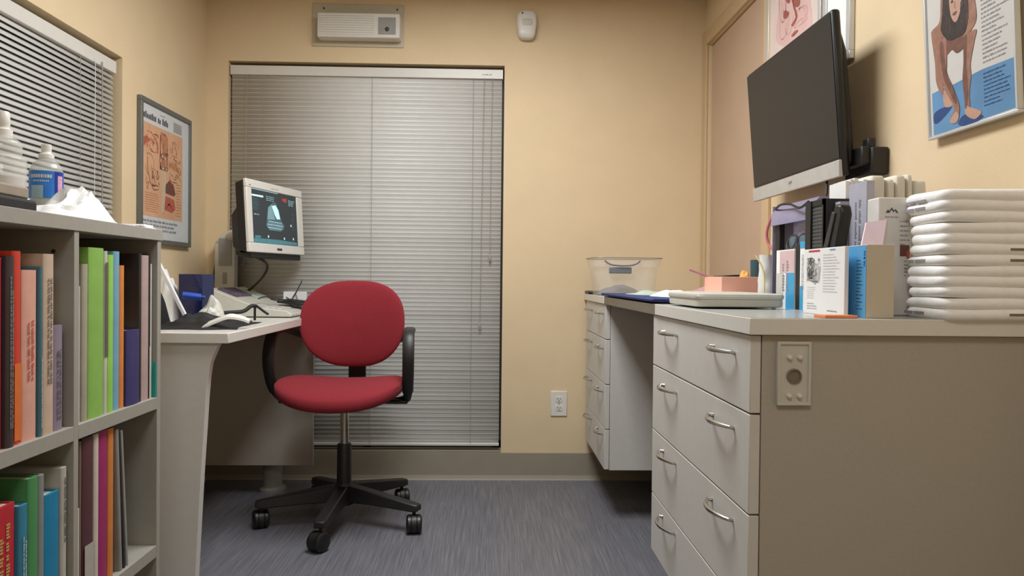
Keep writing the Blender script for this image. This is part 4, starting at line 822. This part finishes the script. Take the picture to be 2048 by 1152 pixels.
book(1.537, 1.5775, B_, 0.316, (152, 40, 96), 'magenta book on the lower shelf', group=G4)
book(1.579, 1.6015, B_, 0.314, (206, 126, 62), 'orange book at the right of the magenta book, lower shelf', group=G4)
book(1.622, 1.634, B_, 0.308, (140, 138, 132), 'thin grey book leaning against the orange book, lower shelf', group=G4, lean=3.6, page=False)
book(1.638, 1.6465, B_, 0.300, (42, 40, 38), 'thin black folder leaning on the lower shelf', group=G4, lean=4.6, page=False)
book(1.652, 1.6605, B_, 0.302, (150, 148, 142), 'thin pale folder leaning outermost on the lower shelf', group=G4, lean=5.4, page=False)

# items on the bookshelf top
g = G(); g.prism([(-0.80, 1.1, ST), (-0.815, 1.372, ST), (-1.06, 1.60, ST), (-1.07, 1.1, ST)], (0, 0, 0.024), M_blackcl); o = g.o('equipment_case', bevel=0.006, seg=3); tag(o, 'black soft case lying under the taupe box on top of the bookshelf', 'case')
g = G(); g.prism([(-0.81, 1.11, ST + 0.0245), (-0.825, 1.365, ST + 0.0245), (-1.05, 1.58, ST + 0.0245), (-1.06, 1.11, ST + 0.0245)], (0, 0, 0.022), mat('taupe_box', (150, 138, 122), 0.5)); o = g.o('storage_box', bevel=0.004); tag(o, 'flat taupe box between the black case and the clear ribbed bottle', 'box')
def bottle(name, label, c, prof, capprof, m, liquid=None, band=None, R=0.03):
    root = thing(name, label, 'bottle', c)
    g = G(); g.lathe(c, prof, m, n=32); g.o('body', root, smooth=True)
    g = G(); g.lathe(c, capprof, M_plast, n=24); g.o('cap', root, smooth=True)
    if liquid:
        g = G(); g.lathe(c, liquid[0], liquid[1], n=28); g.o('liquid', root, smooth=True)
    return root
r0 = 0.041
zb_ = ST + 0.0467
br = bottle('squeeze_bottle', 'large clear ribbed bottle with white nozzle at the left photo edge on the bookshelf', (-0.96, 1.505, zb_),
    [(r0 * 0.9, 0), (r0, 0.004), (r0, 0.070), (r0 * 0.95, 0.073), (r0 * 0.78, 0.078), (r0 * 0.82, 0.085), (r0 * 0.82, 0.102), (r0 * 0.7, 0.108), (r0 * 0.42, 0.116)],
    [(r0 * 0.42, 0.112), (r0 * 0.42, 0.128), (r0 * 0.30, 0.131), (r0 * 0.28, 0.135), (r0 * 0.32, 0.138), (r0 * 0.30, 0.162), (r0 * 0.26, 0.164), (0, 0.164)], M_clear2,
    ([(r0 * 0.88, 0.002), (r0 * 0.95, 0.005), (r0 * 0.95, 0.035), (0, 0.035)], mat('pale_pinkish_liquid', (206, 196, 192), 0.2, var=0.12, scale=20, alpha=0.8)))
# blue label bottle
c = (-0.945, 1.625, ST); Rb = 0.0315
bb = bottle('drink_bottle', 'clear bottle with blue label and white cap on the bookshelf top', c,
    [(Rb * 0.85, 0), (Rb, 0.005), (Rb, 0.110), (Rb * 0.97, 0.114), (Rb * 0.8, 0.126), (Rb * 0.55, 0.134), (Rb * 0.40, 0.139)],
    [(Rb * 0.40, 0.136), (Rb * 0.46, 0.138), (Rb * 0.46, 0.146), (Rb * 0.30, 0.150), (Rb * 0.28, 0.152), (Rb * 0.31, 0.155), (Rb * 0.31, 0.167), (Rb * 0.27, 0.168), (0, 0.168)], M_clear2,
    ([(Rb * 0.83, 0.003), (Rb * 0.94, 0.006), (Rb * 0.94, 0.052), (0, 0.052)], mat('pale_green_liquid', (206, 212, 186), 0.15, alpha=0.75, var=0.03)))
M_bl = mat('blue_label', (40, 116, 196), 0.35, var=0.1, scale=40); M_bl2 = mat('deep_blue_label', (26, 52, 140), 0.35)
g = G(); n = 40; vs = []; R2 = Rb + 0.0005
for j in range(n):
    a = 2 * math.pi * j / n
    for z in (0.052, 0.109): vs.append(V(*c) + V(R2 * math.cos(a), R2 * math.sin(a), z))
g.faces(vs, [(2 * j, 2 * ((j + 1) % n), 2 * ((j + 1) % n) + 1, 2 * j + 1) for j in range(n)], M_bl)
def curved(g, a0, a1, z0, z1, m, R3):
    k = 8; vs = []
    for q in range(k + 1):
        a = math.radians(a0 + (a1 - a0) * q / k)
        for z in (z0, z1): vs.append(V(*c) + V(R3 * math.cos(a), R3 * math.sin(a), z))
    g.faces(vs, [(2 * q, 2 * q + 2, 2 * q + 3, 2 * q + 1) for q in range(k)], m)
curved(g, -32, 12, 0.052, 0.109, M_bl2, R2 + 0.0002); curved(g, -20, 4, 0.060, 0.100, mat('label_pink', (196, 150, 170), 0.4, var=0.3, scale=150), R2 + 0.0004)
curved(g, -115, -70, 0.052, 0.078, mat('label_pale', (150, 180, 190), 0.3), R2 + 0.0003)
rr = random.Random(5); a = -118
while a < -42: da = rr.uniform(3, 7); curved(g, a, a + da, 0.094, 0.101, LI, R2 + 0.0005); a += da + 2
a = -105
while a < -50: da = rr.uniform(3, 6); curved(g, a, a + da, 0.086, 0.089, LI, R2 + 0.0005); a += da + 2
g.o('label', bb, fixn=False)
crumple('plastic_bag', 'crumpled white plastic bag beside the blue-labelled bottle on the bookshelf', 'bag', (-0.862, 1.555, ST), 0.066, 0.150, 0.036, M_bag, 24, freq=19, amp=0.7, facet=True, n=26, sharp=True, shape=lambda u, v: 0.45 + 0.85 * math.exp(-((v - 0.25) ** 2) * 9) + 0.1 * math.exp(-((v + 0.6) ** 2) * 12))
crumple('tissue', 'folded white tissue behind the blue-labelled bottle on the bookshelf', 'tissue', (-1.055, 1.70, ST), 0.05, 0.07, 0.062, M_bag, 31, freq=20, amp=0.5, n=18, facet=True)
g = G()
for k in range(4): g.box(-0.86 + k * 0.006, -0.785 + 0.0 * k, 1.665 + 0.01 * k, 1.785 - 0.004 * k, ST + 0.0012 * k + 0.0002, ST + 0.0012 * k + 0.0012, M_paper, R=rot('Z', 3 * k - 4))
g.box(-0.85, -0.79, 1.73, 1.785, ST + 0.0055, ST + 0.009, M_paper, R=rot('Z', 4)); tag(g.o('loose_papers'), 'few loose white papers at the far end of the bookshelf top', 'paper', kind=None)

# ------------------------------------------------------------------ things on the right counter
# black tray and clear basin at the far end
g = G(); g.box(0.425, 0.60, 3.22, 3.36, ZC, ZC + 0.014, M_blackgl); tag(g.o('black_pouch', bevel=0.005), 'small black pouch at the far corner of the counter behind the clear basin', 'pouch')
root = thing('clear_basin', 'clear plastic basin with grey handle clip at the far end of the counter', 'basin', (0.55, 3.05, ZC))
def ring_pts(c_, a, b, z, e=0.35, n=40):
    out = []
    for j in range(n):
        t = 2 * math.pi * j / n; out.append(V(c_[0] + a * math.copysign(abs(math.cos(t)) ** e, math.cos(t)), c_[1] + b * math.copysign(abs(math.sin(t)) ** e, math.sin(t)), z))
    return out
g = G(); levels = [(0.0, 0.112, 0.090), (0.004, 0.117, 0.095), (0.112, 0.130, 0.108), (0.114, 0.138, 0.116), (0.148, 0.141, 0.119), (0.150, 0.146, 0.124)]
bc = (0.545, 3.06); vs = []
for z, a, b in levels: vs += ring_pts(bc, a, b, ZC + z)
n = 40; g.faces(vs, [(i * n + j, i * n + (j + 1) % n, (i + 1) * n + (j + 1) % n, (i + 1) * n + j) for i in range(len(levels) - 1) for j in range(n)] + [tuple(range(n))], M_clear); g.o('tub', root, smooth=True, solid=0.002)
g = G(); g.tube(ring_pts(bc, 0.145, 0.123, ZC + 0.150), 0.0018, mat('grey_clear_rim', (140, 132, 116), 0.3), n=6, closed=True); g.o('rim', root, smooth=True)
g = G(); g.box(0.468, 0.556, 2.932, 2.944, ZC + 0.088, ZC + 0.112, mat('grey_blue_clip', (112, 118, 124), 0.4)); g.o('clip', root, bevel=0.003)
g = G(); g.tube(smoothpath([(0.45, 2.936, ZC + 0.138), (0.475, 2.930, ZC + 0.122), (0.53, 2.928, ZC + 0.118), (0.57, 2.930, ZC + 0.124), (0.59, 2.936, ZC + 0.138)]), 0.003, mat('blue_grey_handle', (110, 112, 126), 0.35), n=8); g.o('handle', root, smooth=True)
crumple('grey_cloth', 'grey cloth lying inside the clear basin', 'cloth', (0.53, 3.06, ZC + 0.004), 0.09, 0.07, 0.034, mat('grey_cloth', (132, 130, 132), 0.8), 4, freq=14, amp=0.4)
# navy mat over the kneehole edge
g = G(); pr = [(0.426, 0.003), (0.424, 0.010), (0.430, 0.013), (0.67, 0.008), (0.67, 0.0)]
g.prism([(x, 1.955, ZC + z) for x, z in pr], (0, 0.90, 0), M_navy); tag(g.o('navy_mat', bevel=0.002), 'navy blue cloth mat lying along the counter edge over the kneehole', 'mat')
crumple('document_sheet', 'rumpled white sheet lying on the navy mat nearest the off-white case', 'paper', (0.605, 2.10, ZC + 0.0092), 0.075, 0.13, 0.014, M_paper, 14, freq=12, amp=1.1, n=30, rz=8)
crumple('document_sheet', 'rumpled white sheet on the navy mat midway between the case and the clear basin', 'paper', (0.60, 2.38, ZC + 0.0092), 0.085, 0.12, 0.020, M_paper, 18, freq=12, amp=1.1, n=30, rz=-10)
crumple('green_sheet', 'pale green sheet corner sticking out at the far side of the rumpled white sheets', 'paper', (0.55, 2.62, ZC + 0.0092), 0.07, 0.08, 0.014, M_grn, 15, freq=12, amp=0.9)
crumple('pink_cloth', 'crumpled dusty pink cloth lying beyond the white sheets on the counter', 'cloth', (0.80, 2.60, ZC), 0.11, 0.22, 0.040, mat('dusty_pink_cloth', (196, 150, 150), 0.8), 16, freq=12, amp=0.7, n=34)
# scale-like case
root = thing('instrument_case', 'flat off-white plastic case near the front edge of the counter', 'case', (0.54, 1.74, ZC))
G().sellip((0.5415, 1.735, ZC + 0.013), 0.0965, 0.137, 0.0105, 0.25, 0.16, M_plast2, nu=48, nv=12).o('base', root, smooth=True)
G().sellip((0.5415, 1.735, ZC + 0.0265), 0.099, 0.140, 0.0085, 0.4, 0.16, M_plast2, nu=48, nv=12).o('lid', root, smooth=True)
# pink box and its contents
M_pk = mat('salmon_box', (236, 176, 152), 0.55, var=0.03)
g = openbox(G(), 0.638, 0.80, 2.05, 2.215, ZC, ZC + 0.073, 0.003, M_pk); tag(g.o('salmon_box', bevel=0.001), 'open salmon pink box standing behind the off-white case', 'box')
g = G(); g.lathe((0.757, 2.11, ZC + 0.004), [(0.0165, 0), (0.018, 0.118), (0.0165, 0.118), (0.015, 0.004), (0, 0.004)], mat('dark_teal_cup', (62, 92, 100), 0.45), n=24); tag(g.o('teal_cup', smooth=True), 'dark teal cup standing in the salmon pink box', 'cup')
g = G(); g.tube([(0.70, 2.15, ZC + 0.006), (0.645, 2.205, ZC + 0.074), (0.60, 2.24, ZC + 0.094)], 0.003, mat('mauve_pen', (160, 90, 120), 0.4), n=8); tag(g.o('mauve_pen', smooth=True), 'mauve pen leaning out of the salmon pink box', 'pen')
crumple('orange_band', 'small orange-yellow band in the salmon pink box beside the teal cup', 'band', (0.718, 2.10, ZC + 0.068), 0.014, 0.014, 0.018, mat('orange_yellow', (226, 164, 70), 0.5), 17, freq=60, amp=0.8, n=14)
g = G(); g.box(0.66, 0.72, 2.12, 2.20, ZC + 0.070, ZC + 0.078, M_black, R=rot('Y', -4)); tag(g.o('black_case', bevel=0.002), 'thin black case resting in the salmon pink box', 'case')

# magazines with their spines to the room
def mag(name, label, y0, y1, x0, x1, h, bands, cat='magazine', txt=True, m0=M_paper, page=True, grp='files and magazines on the counter', z=ZC, seed=1):
    root = thing(name, label, cat, ((x0 + x1) / 2, (y0 + y1) / 2, z), grp)
    g = G(); g.box(x0, x1, y0, y1, z, z + h, m0); 
    P_ = (V(x0, y1, z), V(0, -1, 0), V(0, 0, 1), V(-1, 0, 0)); W = y1 - y0
    P2 = (V(x0, y0, z), V(1, 0, 0), V(0, 0, 1), V(0, -1, 0))
    for a, b, c0_, c1_, m in bands: g.rect(P_, W * c0_, h * a, W * c1_, h * b, m, 0.0004)
    if txt: g.text(P_, W * 0.3, h * 0.3, W * 0.75, h * 0.9, 2, M_inkl, seed, 0.0007, 0.5, 0.2, vert=True)
    g.o('cover', root, bevel=0.0)
    return root
M_cy = mat('cyan_print', (62, 164, 214), 0.4, var=0.05); M_pp = mat('pale_pink_print', (216, 184, 186), 0.45, var=0.06)
mag('magazine', 'magazine with pale pink upper and blue lower spine right of the white envelope', 1.614, 1.717, 0.662, 0.82, 0.132, [(0.605, 0.98, 0.2, 1, M_pp), (0.0, 0.60, 0.55, 1, M_cy), (0.0, 0.6, 0.0, 0.4, M_pwhite)], seed=3)
mag('ring_folder', 'thin black folder between the pink-blue magazine and the cyan booklet', 1.5865, 1.6125, 0.664, 0.84, 0.140, [], cat='folder', txt=False, m0=M_black)
mag('booklet', 'thin white booklet with cyan top and bottom beside the black mesh file', 1.557, 1.585, 0.662, 0.84, 0.146, [(0.9, 1.0, 0, 1, M_cy), (0.0, 0.35, 0, 0.6, M_cy)], cat='booklet', seed=5)
crumple('white_envelope', 'x', 'envelope', (0.72, 1.86, ZC), 0.001, 0.001, 0.001, M_paper, 1).name = 'tmp_remove'
bpy.data.objects.remove(bpy.data.objects['tmp_remove'])
g = G(); P0 = [(0.672, 1.80), (0.690, 1.80), (0.708, 1.83), (0.716, 1.90), (0.69, 1.90)]
rr = random.Random(2); vs = []; nL = 10
for i in range(nL + 1):
    z = ZC + 0.0005 + 0.126 * i / nL
    for k in range(16):
        a = 2 * math.pi * k / 16; q = 1 + 0.22 * noise.noise(V(a * 1.4, i * 0.5, 4)); 
        vs.append(V(0.690 + 0.024 * math.cos(a) * q * (1 - 0.35 * i / nL) - 0.006 * i / nL, 1.845 + 0.030 * math.sin(a) * q * (1 - 0.5 * i / nL), z))
g.faces(vs, [(i * 16 + k, i * 16 + (k + 1) % 16, i * 16 + 16 + (k + 1) % 16, i * 16 + 16 + k) for i in range(nL) for k in range(16)] + [tuple(range(16)), tuple(range(nL * 16, nL * 16 + 16))], M_bag)
root = g.o('paper_bag', smooth=True); tag(root, 'crumpled white paper bag standing left of the pink-blue magazine', 'bag')
g = G(); pts = smoothpath([(0.655, 1.788, ZC + 0.001), (0.658, 1.786, ZC + 0.05), (0.655, 1.788, ZC + 0.09), (0.645, 1.800, ZC + 0.118), (0.641, 1.812, ZC + 0.124)], 5); vs = []
for p in pts: vs += [p + V(0, -0.004, 0), p + V(0, 0.004, 0), p + V(0.002, 0.004, 0), p + V(0.002, -0.004, 0)]
n = len(pts); g.faces(vs, [(i * 4 + j, i * 4 + (j + 1) % 4, i * 4 + 4 + (j + 1) % 4, i * 4 + 4 + j) for i in range(n - 1) for j in range(4)] + [(0, 1, 2, 3), tuple(range(4 * n - 4, 4 * n))], mat('cream_yellow', (226, 208, 148), 0.5))
tag(g.o('yellow_sheet', smooth=True), 'narrow curled cream-yellow sheet in front of the white paper bag', 'paper')
# tinted organiser behind the magazines
root = thing('desk_organizer', 'tinted purple-grey plastic organizer behind the magazines under the television', 'organizer', (0.78, 1.70, ZC))
M_tint = mat('purple_grey_acrylic', (150, 146, 176), 0.15, alpha=0.8, var=0.05)
g = openbox(G(), 0.846, 0.935, 1.60, 1.80, ZC, ZC + 0.20, 0.003, M_tint); g.o('rear_tray', root)
g = G(); g.prism([(0.682, 1.578, ZC + 0.195), (0.684, 1.578, ZC + 0.225), (0.70, 1.578, ZC + 0.243), (0.93, 1.578, ZC + 0.245), (0.93, 1.578, ZC + 0.240), (0.705, 1.578, ZC + 0.237), (0.690, 1.578, ZC + 0.22), (0.686, 1.578, ZC + 0.195)], (0, 0.232, 0), M_tint); g.o('curved_lid', root, smooth=True)
g = G(); g.box(0.688, 0.93, 1.8105, 1.8145, ZC, ZC + 0.243, M_tint); g.o('side_wall', root); G().box(0.86, 0.93, 1.574, 1.5775, ZC, ZC + 0.243, M_tint).o('side_wall', root)
g = G(); g.tube(smoothpath([(0.690, 1.80, ZC + 0.236), (0.678, 1.74, ZC + 0.240), (0.676, 1.68, ZC + 0.236), (0.674, 1.62, ZC + 0.222), (0.672, 1.57, ZC + 0.230)]), 0.0028, M_black, n=8); tag(g.o('black_cable', smooth=True), 'thin black cable draped over the tinted organizer', 'cable')
g = G(); g.tube(smoothpath([(0.692, 1.822, ZC + 0.222), (0.688, 1.835, ZC + 0.205), (0.685, 1.843, ZC + 0.18), (0.688, 1.840, ZC + 0.155), (0.695, 1.825, ZC + 0.138), (0.700, 1.820, ZC + 0.128)]), 0.0035, mat('rose_cord', (206, 112, 124), 0.5), n=8); tag(g.o('charging_cable', smooth=True), 'loop of rose pink cable left of the tinted organizer', 'cable')
g = G()
for yy in (1.70, 1.645):
    g.tube([V(0.690 + 0.006 * math.sin(t * math.pi / 8), yy + 0.024 * math.cos(t * math.pi / 8), ZC + 0.151 + 0.017 * math.sin(t * math.pi / 8)) for t in range(16)], 0.0024, M_dark, n=6, closed=True)
    g.prism([(0.692, yy + 0.022 * math.cos(t * math.pi / 6), ZC + 0.151 + 0.014 * math.sin(t * math.pi / 6)) for t in range(12)], (0.0015, 0, 0), mat('smoky_lens', (92, 110, 120), 0.1))
g.tube([(0.69, 1.677, ZC + 0.156), (0.69, 1.667, ZC + 0.156)], 0.002, M_dark, n=6); tag(g.o('sunglasses', smooth=True), 'dark-framed glasses resting on top of the magazines', 'glasses')
g = G(); g.box(0.700, 0.704, 1.618, 1.655, ZC + 0.1325, ZC + 0.205, mat('peach_card', (196, 160, 146), 0.5, var=0.3, scale=60)); g.box(0.700, 0.704, 1.6555, 1.715, ZC + 0.1325, ZC + 0.215, mat('lilac_card', (150, 144, 172), 0.5, var=0.3, scale=60)); tag(g.o('picture_card'), 'small peach and lilac printed card standing above the cyan booklet', 'card')
g = G(); g.box(0.690, 0.704, 1.775, 1.800, ZC + 0.0005, ZC + 0.215, M_black); tag(g.o('pen_holder', bevel=0.002), 'narrow black pen holder between the pink-blue magazine and the paper bag', 'holder')
# black mesh file with papers
root = thing('mesh_file_holder', 'black mesh magazine holder standing between the cyan booklet and the stapler', 'file holder', (0.70, 1.54, ZC))
g = G(); y0, y1 = 1.470, 1.552; h = 0.226
g.box(0.660, 0.664, y0, y0 + 0.008, ZC, ZC + h, M_black); g.box(0.658, 0.666, y1 - 0.026, y1, ZC, ZC + h, M_black)
g.box(0.660, 0.664, y0, y1, ZC + h - 0.012, ZC + h, M_black); g.box(0.660, 0.756, y0, y0 + 0.002, ZC, ZC + h, M_black); g.box(0.660, 0.756, y1 - 0.002, y1, ZC, ZC + h, M_black); g.box(0.660, 0.756, y0, y1, ZC, ZC + 0.003, M_black); g.o('frame', root)
G().box(0.6615, 0.663, y0 + 0.008, y1 - 0.026, ZC + 0.002, ZC + h - 0.012, M_mesh).o('mesh_panel', root)
g = G()
for k in range(5): g.box(0.706 + 0.0088 * k, 0.7135 + 0.0088 * k, 1.475, 1.547, ZC + 0.0035, ZC + 0.262 + 0.003 * (k % 3), M_paper)
tag(g.o('paper_bundle'), 'bundle of upright cream papers standing in the black mesh holder', 'papers')
M_lil = mat('grey_lilac_card', (176, 176, 190), 0.5, var=0.04)
mag('file_folder', 'short grey-lilac folder directly behind the black stapler', 1.447, 1.4685, 0.682, 0.752, 0.218, [], cat='folder', m0=M_lil, seed=7)
mag('lilac_binder', 'tall grey-lilac binder with vertical lettering left of the mountain-logo file', 1.378, 1.445, 0.699, 0.714, 0.250, [], cat='binder', m0=M_lil, seed=8)
# stapler
root = thing('stapler', 'black stapler standing upright behind the white information pad', 'stapler', (0.656, 1.45, ZC))
g = G(); g.prism([(0.650, 1.463, ZC + 0.001), (0.650, 1.435, ZC + 0.001), (0.650, 1.408, ZC + 0.09), (0.650, 1.374, ZC + 0.186), (0.650, 1.380, ZC + 0.204), (0.650, 1.402, ZC + 0.208), (0.650, 1.424, ZC + 0.16), (0.650, 1.462, ZC + 0.105)], (0.022, 0, 0), M_blackgl); g.o('body', root, bevel=0.005, seg=3)
g = G(); g.prism([(0.6475, 1.455, ZC + 0.105), (0.6475, 1.435, ZC + 0.10), (0.6475, 1.396, ZC + 0.19), (0.6475, 1.408, ZC + 0.194)], (0.003, 0, 0), M_dark); g.o('jaw', root, bevel=0.001)
# mountain logo file
root = thing('white_file_box', 'white file box with a black mountain logo beside the stack of towels', 'file box', (0.725, 1.352, ZC))
g = G(); FX0, FX1, FY, FH = 0.699, 0.760, 1.334, 0.214
g.box(FX0, FX1, FY, 1.3760, ZC, ZC + FH, mat('white_card', (216, 212, 206), 0.55)); g.o('body', root, bevel=0.003)
Pf = (V(FX0, FY, ZC), V(1, 0, 0), V(0, 0, 1), V(0, -1, 0)); g = G()
mt = [(0.013, 0.186), (0.017, 0.192), (0.0195, 0.189), (0.024, 0.196), (0.028, 0.190), (0.031, 0.193), (0.036, 0.186), (0.033, 0.186), (0.030, 0.190), (0.027, 0.187), (0.0235, 0.192), (0.020, 0.186)]
g.flat(Pf, mt, M_ink, 0.0006); g.text(Pf, 0.012, 0.176, 0.038, 0.181, 1, M_inkl, 3, 0.0006, 0.5, 0.0)
g.text(Pf, 0.040, 0.125, 0.060, 0.175, 6, M_inkl, 4, 0.0006, 0.35, 0.4); g.rect(Pf, 0.040, 0.108, 0.057, 0.128, M_pmar, 0.0006); g.rect(Pf, 0.052, 0.104, 0.058, 0.118, M_pred, 0.0008)
g.text(Pf, 0.048, 0.07, 0.058, 0.102, 5, M_ink, 5, 0.0006, 0.3, 0.4); g.o('print', root, fixn=False)
# pink note sheets standing on the blue box
M_note = mat('pale_pink_paper', (228, 206, 216), 0.6, var=0.03, scale=60)
g = G(); g.prism([(0.647, 1.290, ZC + 0.1245), (0.684, 1.290, ZC + 0.1245), (0.708, 1.322, ZC + 0.173), (0.671, 1.322, ZC + 0.167)], (0.0, 0.004, 0.0), M_note)
g.prism([(0.6845, 1.2905, ZC + 0.1245), (0.691, 1.300, ZC + 0.1245), (0.712, 1.327, ZC + 0.170), (0.7085, 1.3225, ZC + 0.173)], (0.0, 0.003, 0.0), M_paperw)
tag(g.o('pink_notes'), 'pale pink note sheets leaning on the mountain-logo file above the blue box', 'paper')
# blue and white carton
root = thing('tissue_carton', 'blue-sided carton with plain beige end at the counter corner', 'carton', (0.645, 1.31, ZC))
g = G(); bx0, bx1, by0, by1, bh = 0.629, 0.6765, 1.236, 1.365, 0.1235
g.box(bx0, bx1, by0, by1, ZC, ZC + bh, mat('beige_carton', (206, 196, 176), 0.65, var=0.02)); g.o('carton_body', root, bevel=0.001)
M_cb = mat('carton_blue', (92, 170, 220), 0.45, var=0.03)
P_ = (V(bx0, by1, ZC), V(0, -1, 0), V(0, 0, 1), V(-1, 0, 0)); g = G(); W = by1 - by0
g.rect(P_, 0.002, 0.001, W - 0.001, bh - 0.001, M_cb, 0.0006)
g.text(P_, W - 0.034, 0.012, W - 0.010, 0.10, 15, M_bl2, 6, 0.0009, 0.3, 0.5)
def stroke(pts, w_=0.0011):
    for a, b in zip(pts[:-1], pts[1:]):
        a = Vector((a[0], a[1])); b = Vector((b[0], b[1])); d_ = (b - a); 
        nn = Vector((-d_.y, d_.x)).normalized() * w_ / 2
        g.flat(P_, [tuple(a - nn), tuple(b - nn), tuple(b + nn), tuple(a + nn)], M_bl2, 0.001)
X_ = W - 0.009
stroke([(X_, 0.112), (X_ + 0.006, 0.112), (X_, 0.106), (X_ + 0.006, 0.106)]); stroke([(X_ + 0.003, 0.103), (X_ + 0.003, 0.099), (X_ + 0.006, 0.101), (X_ + 0.003, 0.103), (X_, 0.101), (X_, 0.099)]); stroke([(X_ + 0.006, 0.096), (X_, 0.094), (X_ + 0.005, 0.092), (X_, 0.090), (X_ + 0.006, 0.087)])
g.o('printed_side', root, fixn=False)
# white information pad
root = thing('information_pad', 'white printed box with grey sketch standing in front of the blue carton', 'box', (0.612, 1.35, ZC))
g = G(); g.box(0.608, 0.6155, 1.270, 1.435, ZC, ZC + 0.122, M_paper); g.o('box_body', root, bevel=0.001)
P_ = (V(0.608, 1.435, ZC), V(0, -1, 0), V(0, 0, 1), V(-1, 0, 0)); g = G()
g.rect(P_, 0.02, 0.1165, 0.068, 0.1195, mat('red_print', (200, 60, 70), 0.5), 0.0006); g.rect(P_, 0.108, 0.117, 0.13, 0.119, M_cb, 0.0006)
M_sk = mat('sketch_grey', (196, 194, 194), 0.6, var=0.2, scale=180); M_skd = mat('sketch_dark', (104, 100, 100), 0.6, var=0.3, scale=250)
g.flat(P_, [(0.012, 0.088), (0.03, 0.108), (0.042, 0.104), (0.052, 0.092), (0.072, 0.088), (0.068, 0.068), (0.048, 0.055), (0.03, 0.062), (0.012, 0.066)], M_sk, 0.0005)
g.sketch(P_, 0.014, 0.06, 0.07, 0.104, 26, 0.0011, M_inkl, 3, 0.0009); g.sketch(P_, 0.014, 0.066, 0.045, 0.105, 26, 0.0014, M_skd, 4, 0.0009); g.flat(P_, [(0.018, 0.08), (0.03, 0.086), (0.04, 0.078), (0.036, 0.068), (0.02, 0.068)], M_skd, 0.0008); g.flat(P_, [(0.022, 0.095), (0.032, 0.104), (0.036, 0.096), (0.028, 0.09)], M_skd, 0.0008)
g.text(P_, 0.015, 0.028, 0.055, 0.052, 6, M_inkl, 21, 0.0006, 0.25, 0.3); g.text(P_, 0.015, 0.008, 0.06, 0.022, 3, M_ink, 22, 0.0006, 0.3, 0.3)
g.text(P_, 0.082, 0.04, 0.15, 0.112, 14, M_inkl, 23, 0.0006, 0.25, 0.4); g.text(P_, 0.10, 0.005, 0.15, 0.012, 1, M_ink, 24, 0.0006, 0.3, 0.3)
g.o('print', root, fixn=False)
g = G(); g.box(0.552, 0.608, 1.222, 1.262, ZC, ZC + 0.005, mat('orange_note', (236, 144, 100), 0.5), R=rot('Z', 3)); tag(g.o('orange_pad', bevel=0.0008), 'flat orange sticky pad at the counter corner', 'note pad')
# upright white pads behind
xs_ = [(0.758, 0.788), (0.790, 0.806), (0.808, 0.829), (0.831, 0.842), (0.844, 0.872)]
wd = ['leftmost and tallest', 'second from the left', 'middle', 'second from the right', 'rightmost']
for i, (a, b) in enumerate(xs_):
    hh = (0.275, 0.268, 0.276, 0.278, 0.266)[i]
    g = G(); g.sellip(((a + b) / 2, 1.53, ZC + hh / 2), (b - a) / 2, 0.055, hh / 2, 0.12, 0.3, mat('cream_white_pad', (226, 220, 204), 0.7, var=0.03, scale=60), nu=28, nv=16)
    ob = g.o('upright_pad', smooth=True); tag(ob, '%s cream-white upright pad behind the mountain-logo file' % wd[i], 'pad', 'upright white pads behind the files')
# folded towels
words = ['topmost', 'second', 'third', 'fourth', 'fifth', 'sixth', 'seventh', 'eighth', 'ninth', 'tenth', 'eleventh', 'twelfth and lowest']
NT = 12; rnd = random.Random(11); hs = 0.2145 / NT; M_tag = mat('grey_packet_label', (150, 150, 156), 0.5)
for k in range(NT):
    j = NT - 1 - k; z = ZC + hs * (k + 0.5); lab = words[j] if j in (0, NT - 1) else words[j] + ' from the top'
    dy = (0, 0.004, -0.003, 0.002, 0, 0.003, -0.008, -0.012, -0.008, -0.003, 0.004, 0.008)[k]; dx = rnd.uniform(-0.003, 0.003)
    root = thing('folded_towel', 'folded white towel packet, %s in the stack on the counter' % lab, 'towel', (0.845, 1.265, ZC + hs * k), 'stacked folded white towels')
    ph = k * 1.7
    def wf(q, ph=ph): return V(q.x, q.y, q.z * (1 + 0.06 * math.sin(q.x * 40 + ph)) + 0.0009 * math.sin(q.x * 25 + ph) + 0.0008 * math.sin(q.y * 50 + ph))
    G().pill((0.8505 + dx * 0.5, 1.264 + dy / 2, z), 0.110, 0.062 + dy / 2, hs * 0.56, 0.24, M_towel, nu=72, nv=12, fn=wf).o('towel', root, smooth=True)
    if j in (1, 6, 11, 0):
        for a, b in ((1.292, 1.318), (1.258, 1.288)):
            g = G(); xf = 0.8505 + dx * 0.5 - 0.110; zz = z - hs * 0.3 if j in (0,) else z + hs * 0.0
            g.box(xf - 0.0008, xf + 0.0006, a, b, zz - 0.0022, zz + 0.0022, M_tag); g.o('packet_label', root)
    if j in (5, 6, 11):
        g = G(); yf = 1.202; g.box(0.85, 0.90, yf - 0.0008 , yf + 0.001, z - 0.002, z + 0.002, M_brown); g.o('packet_label', root)
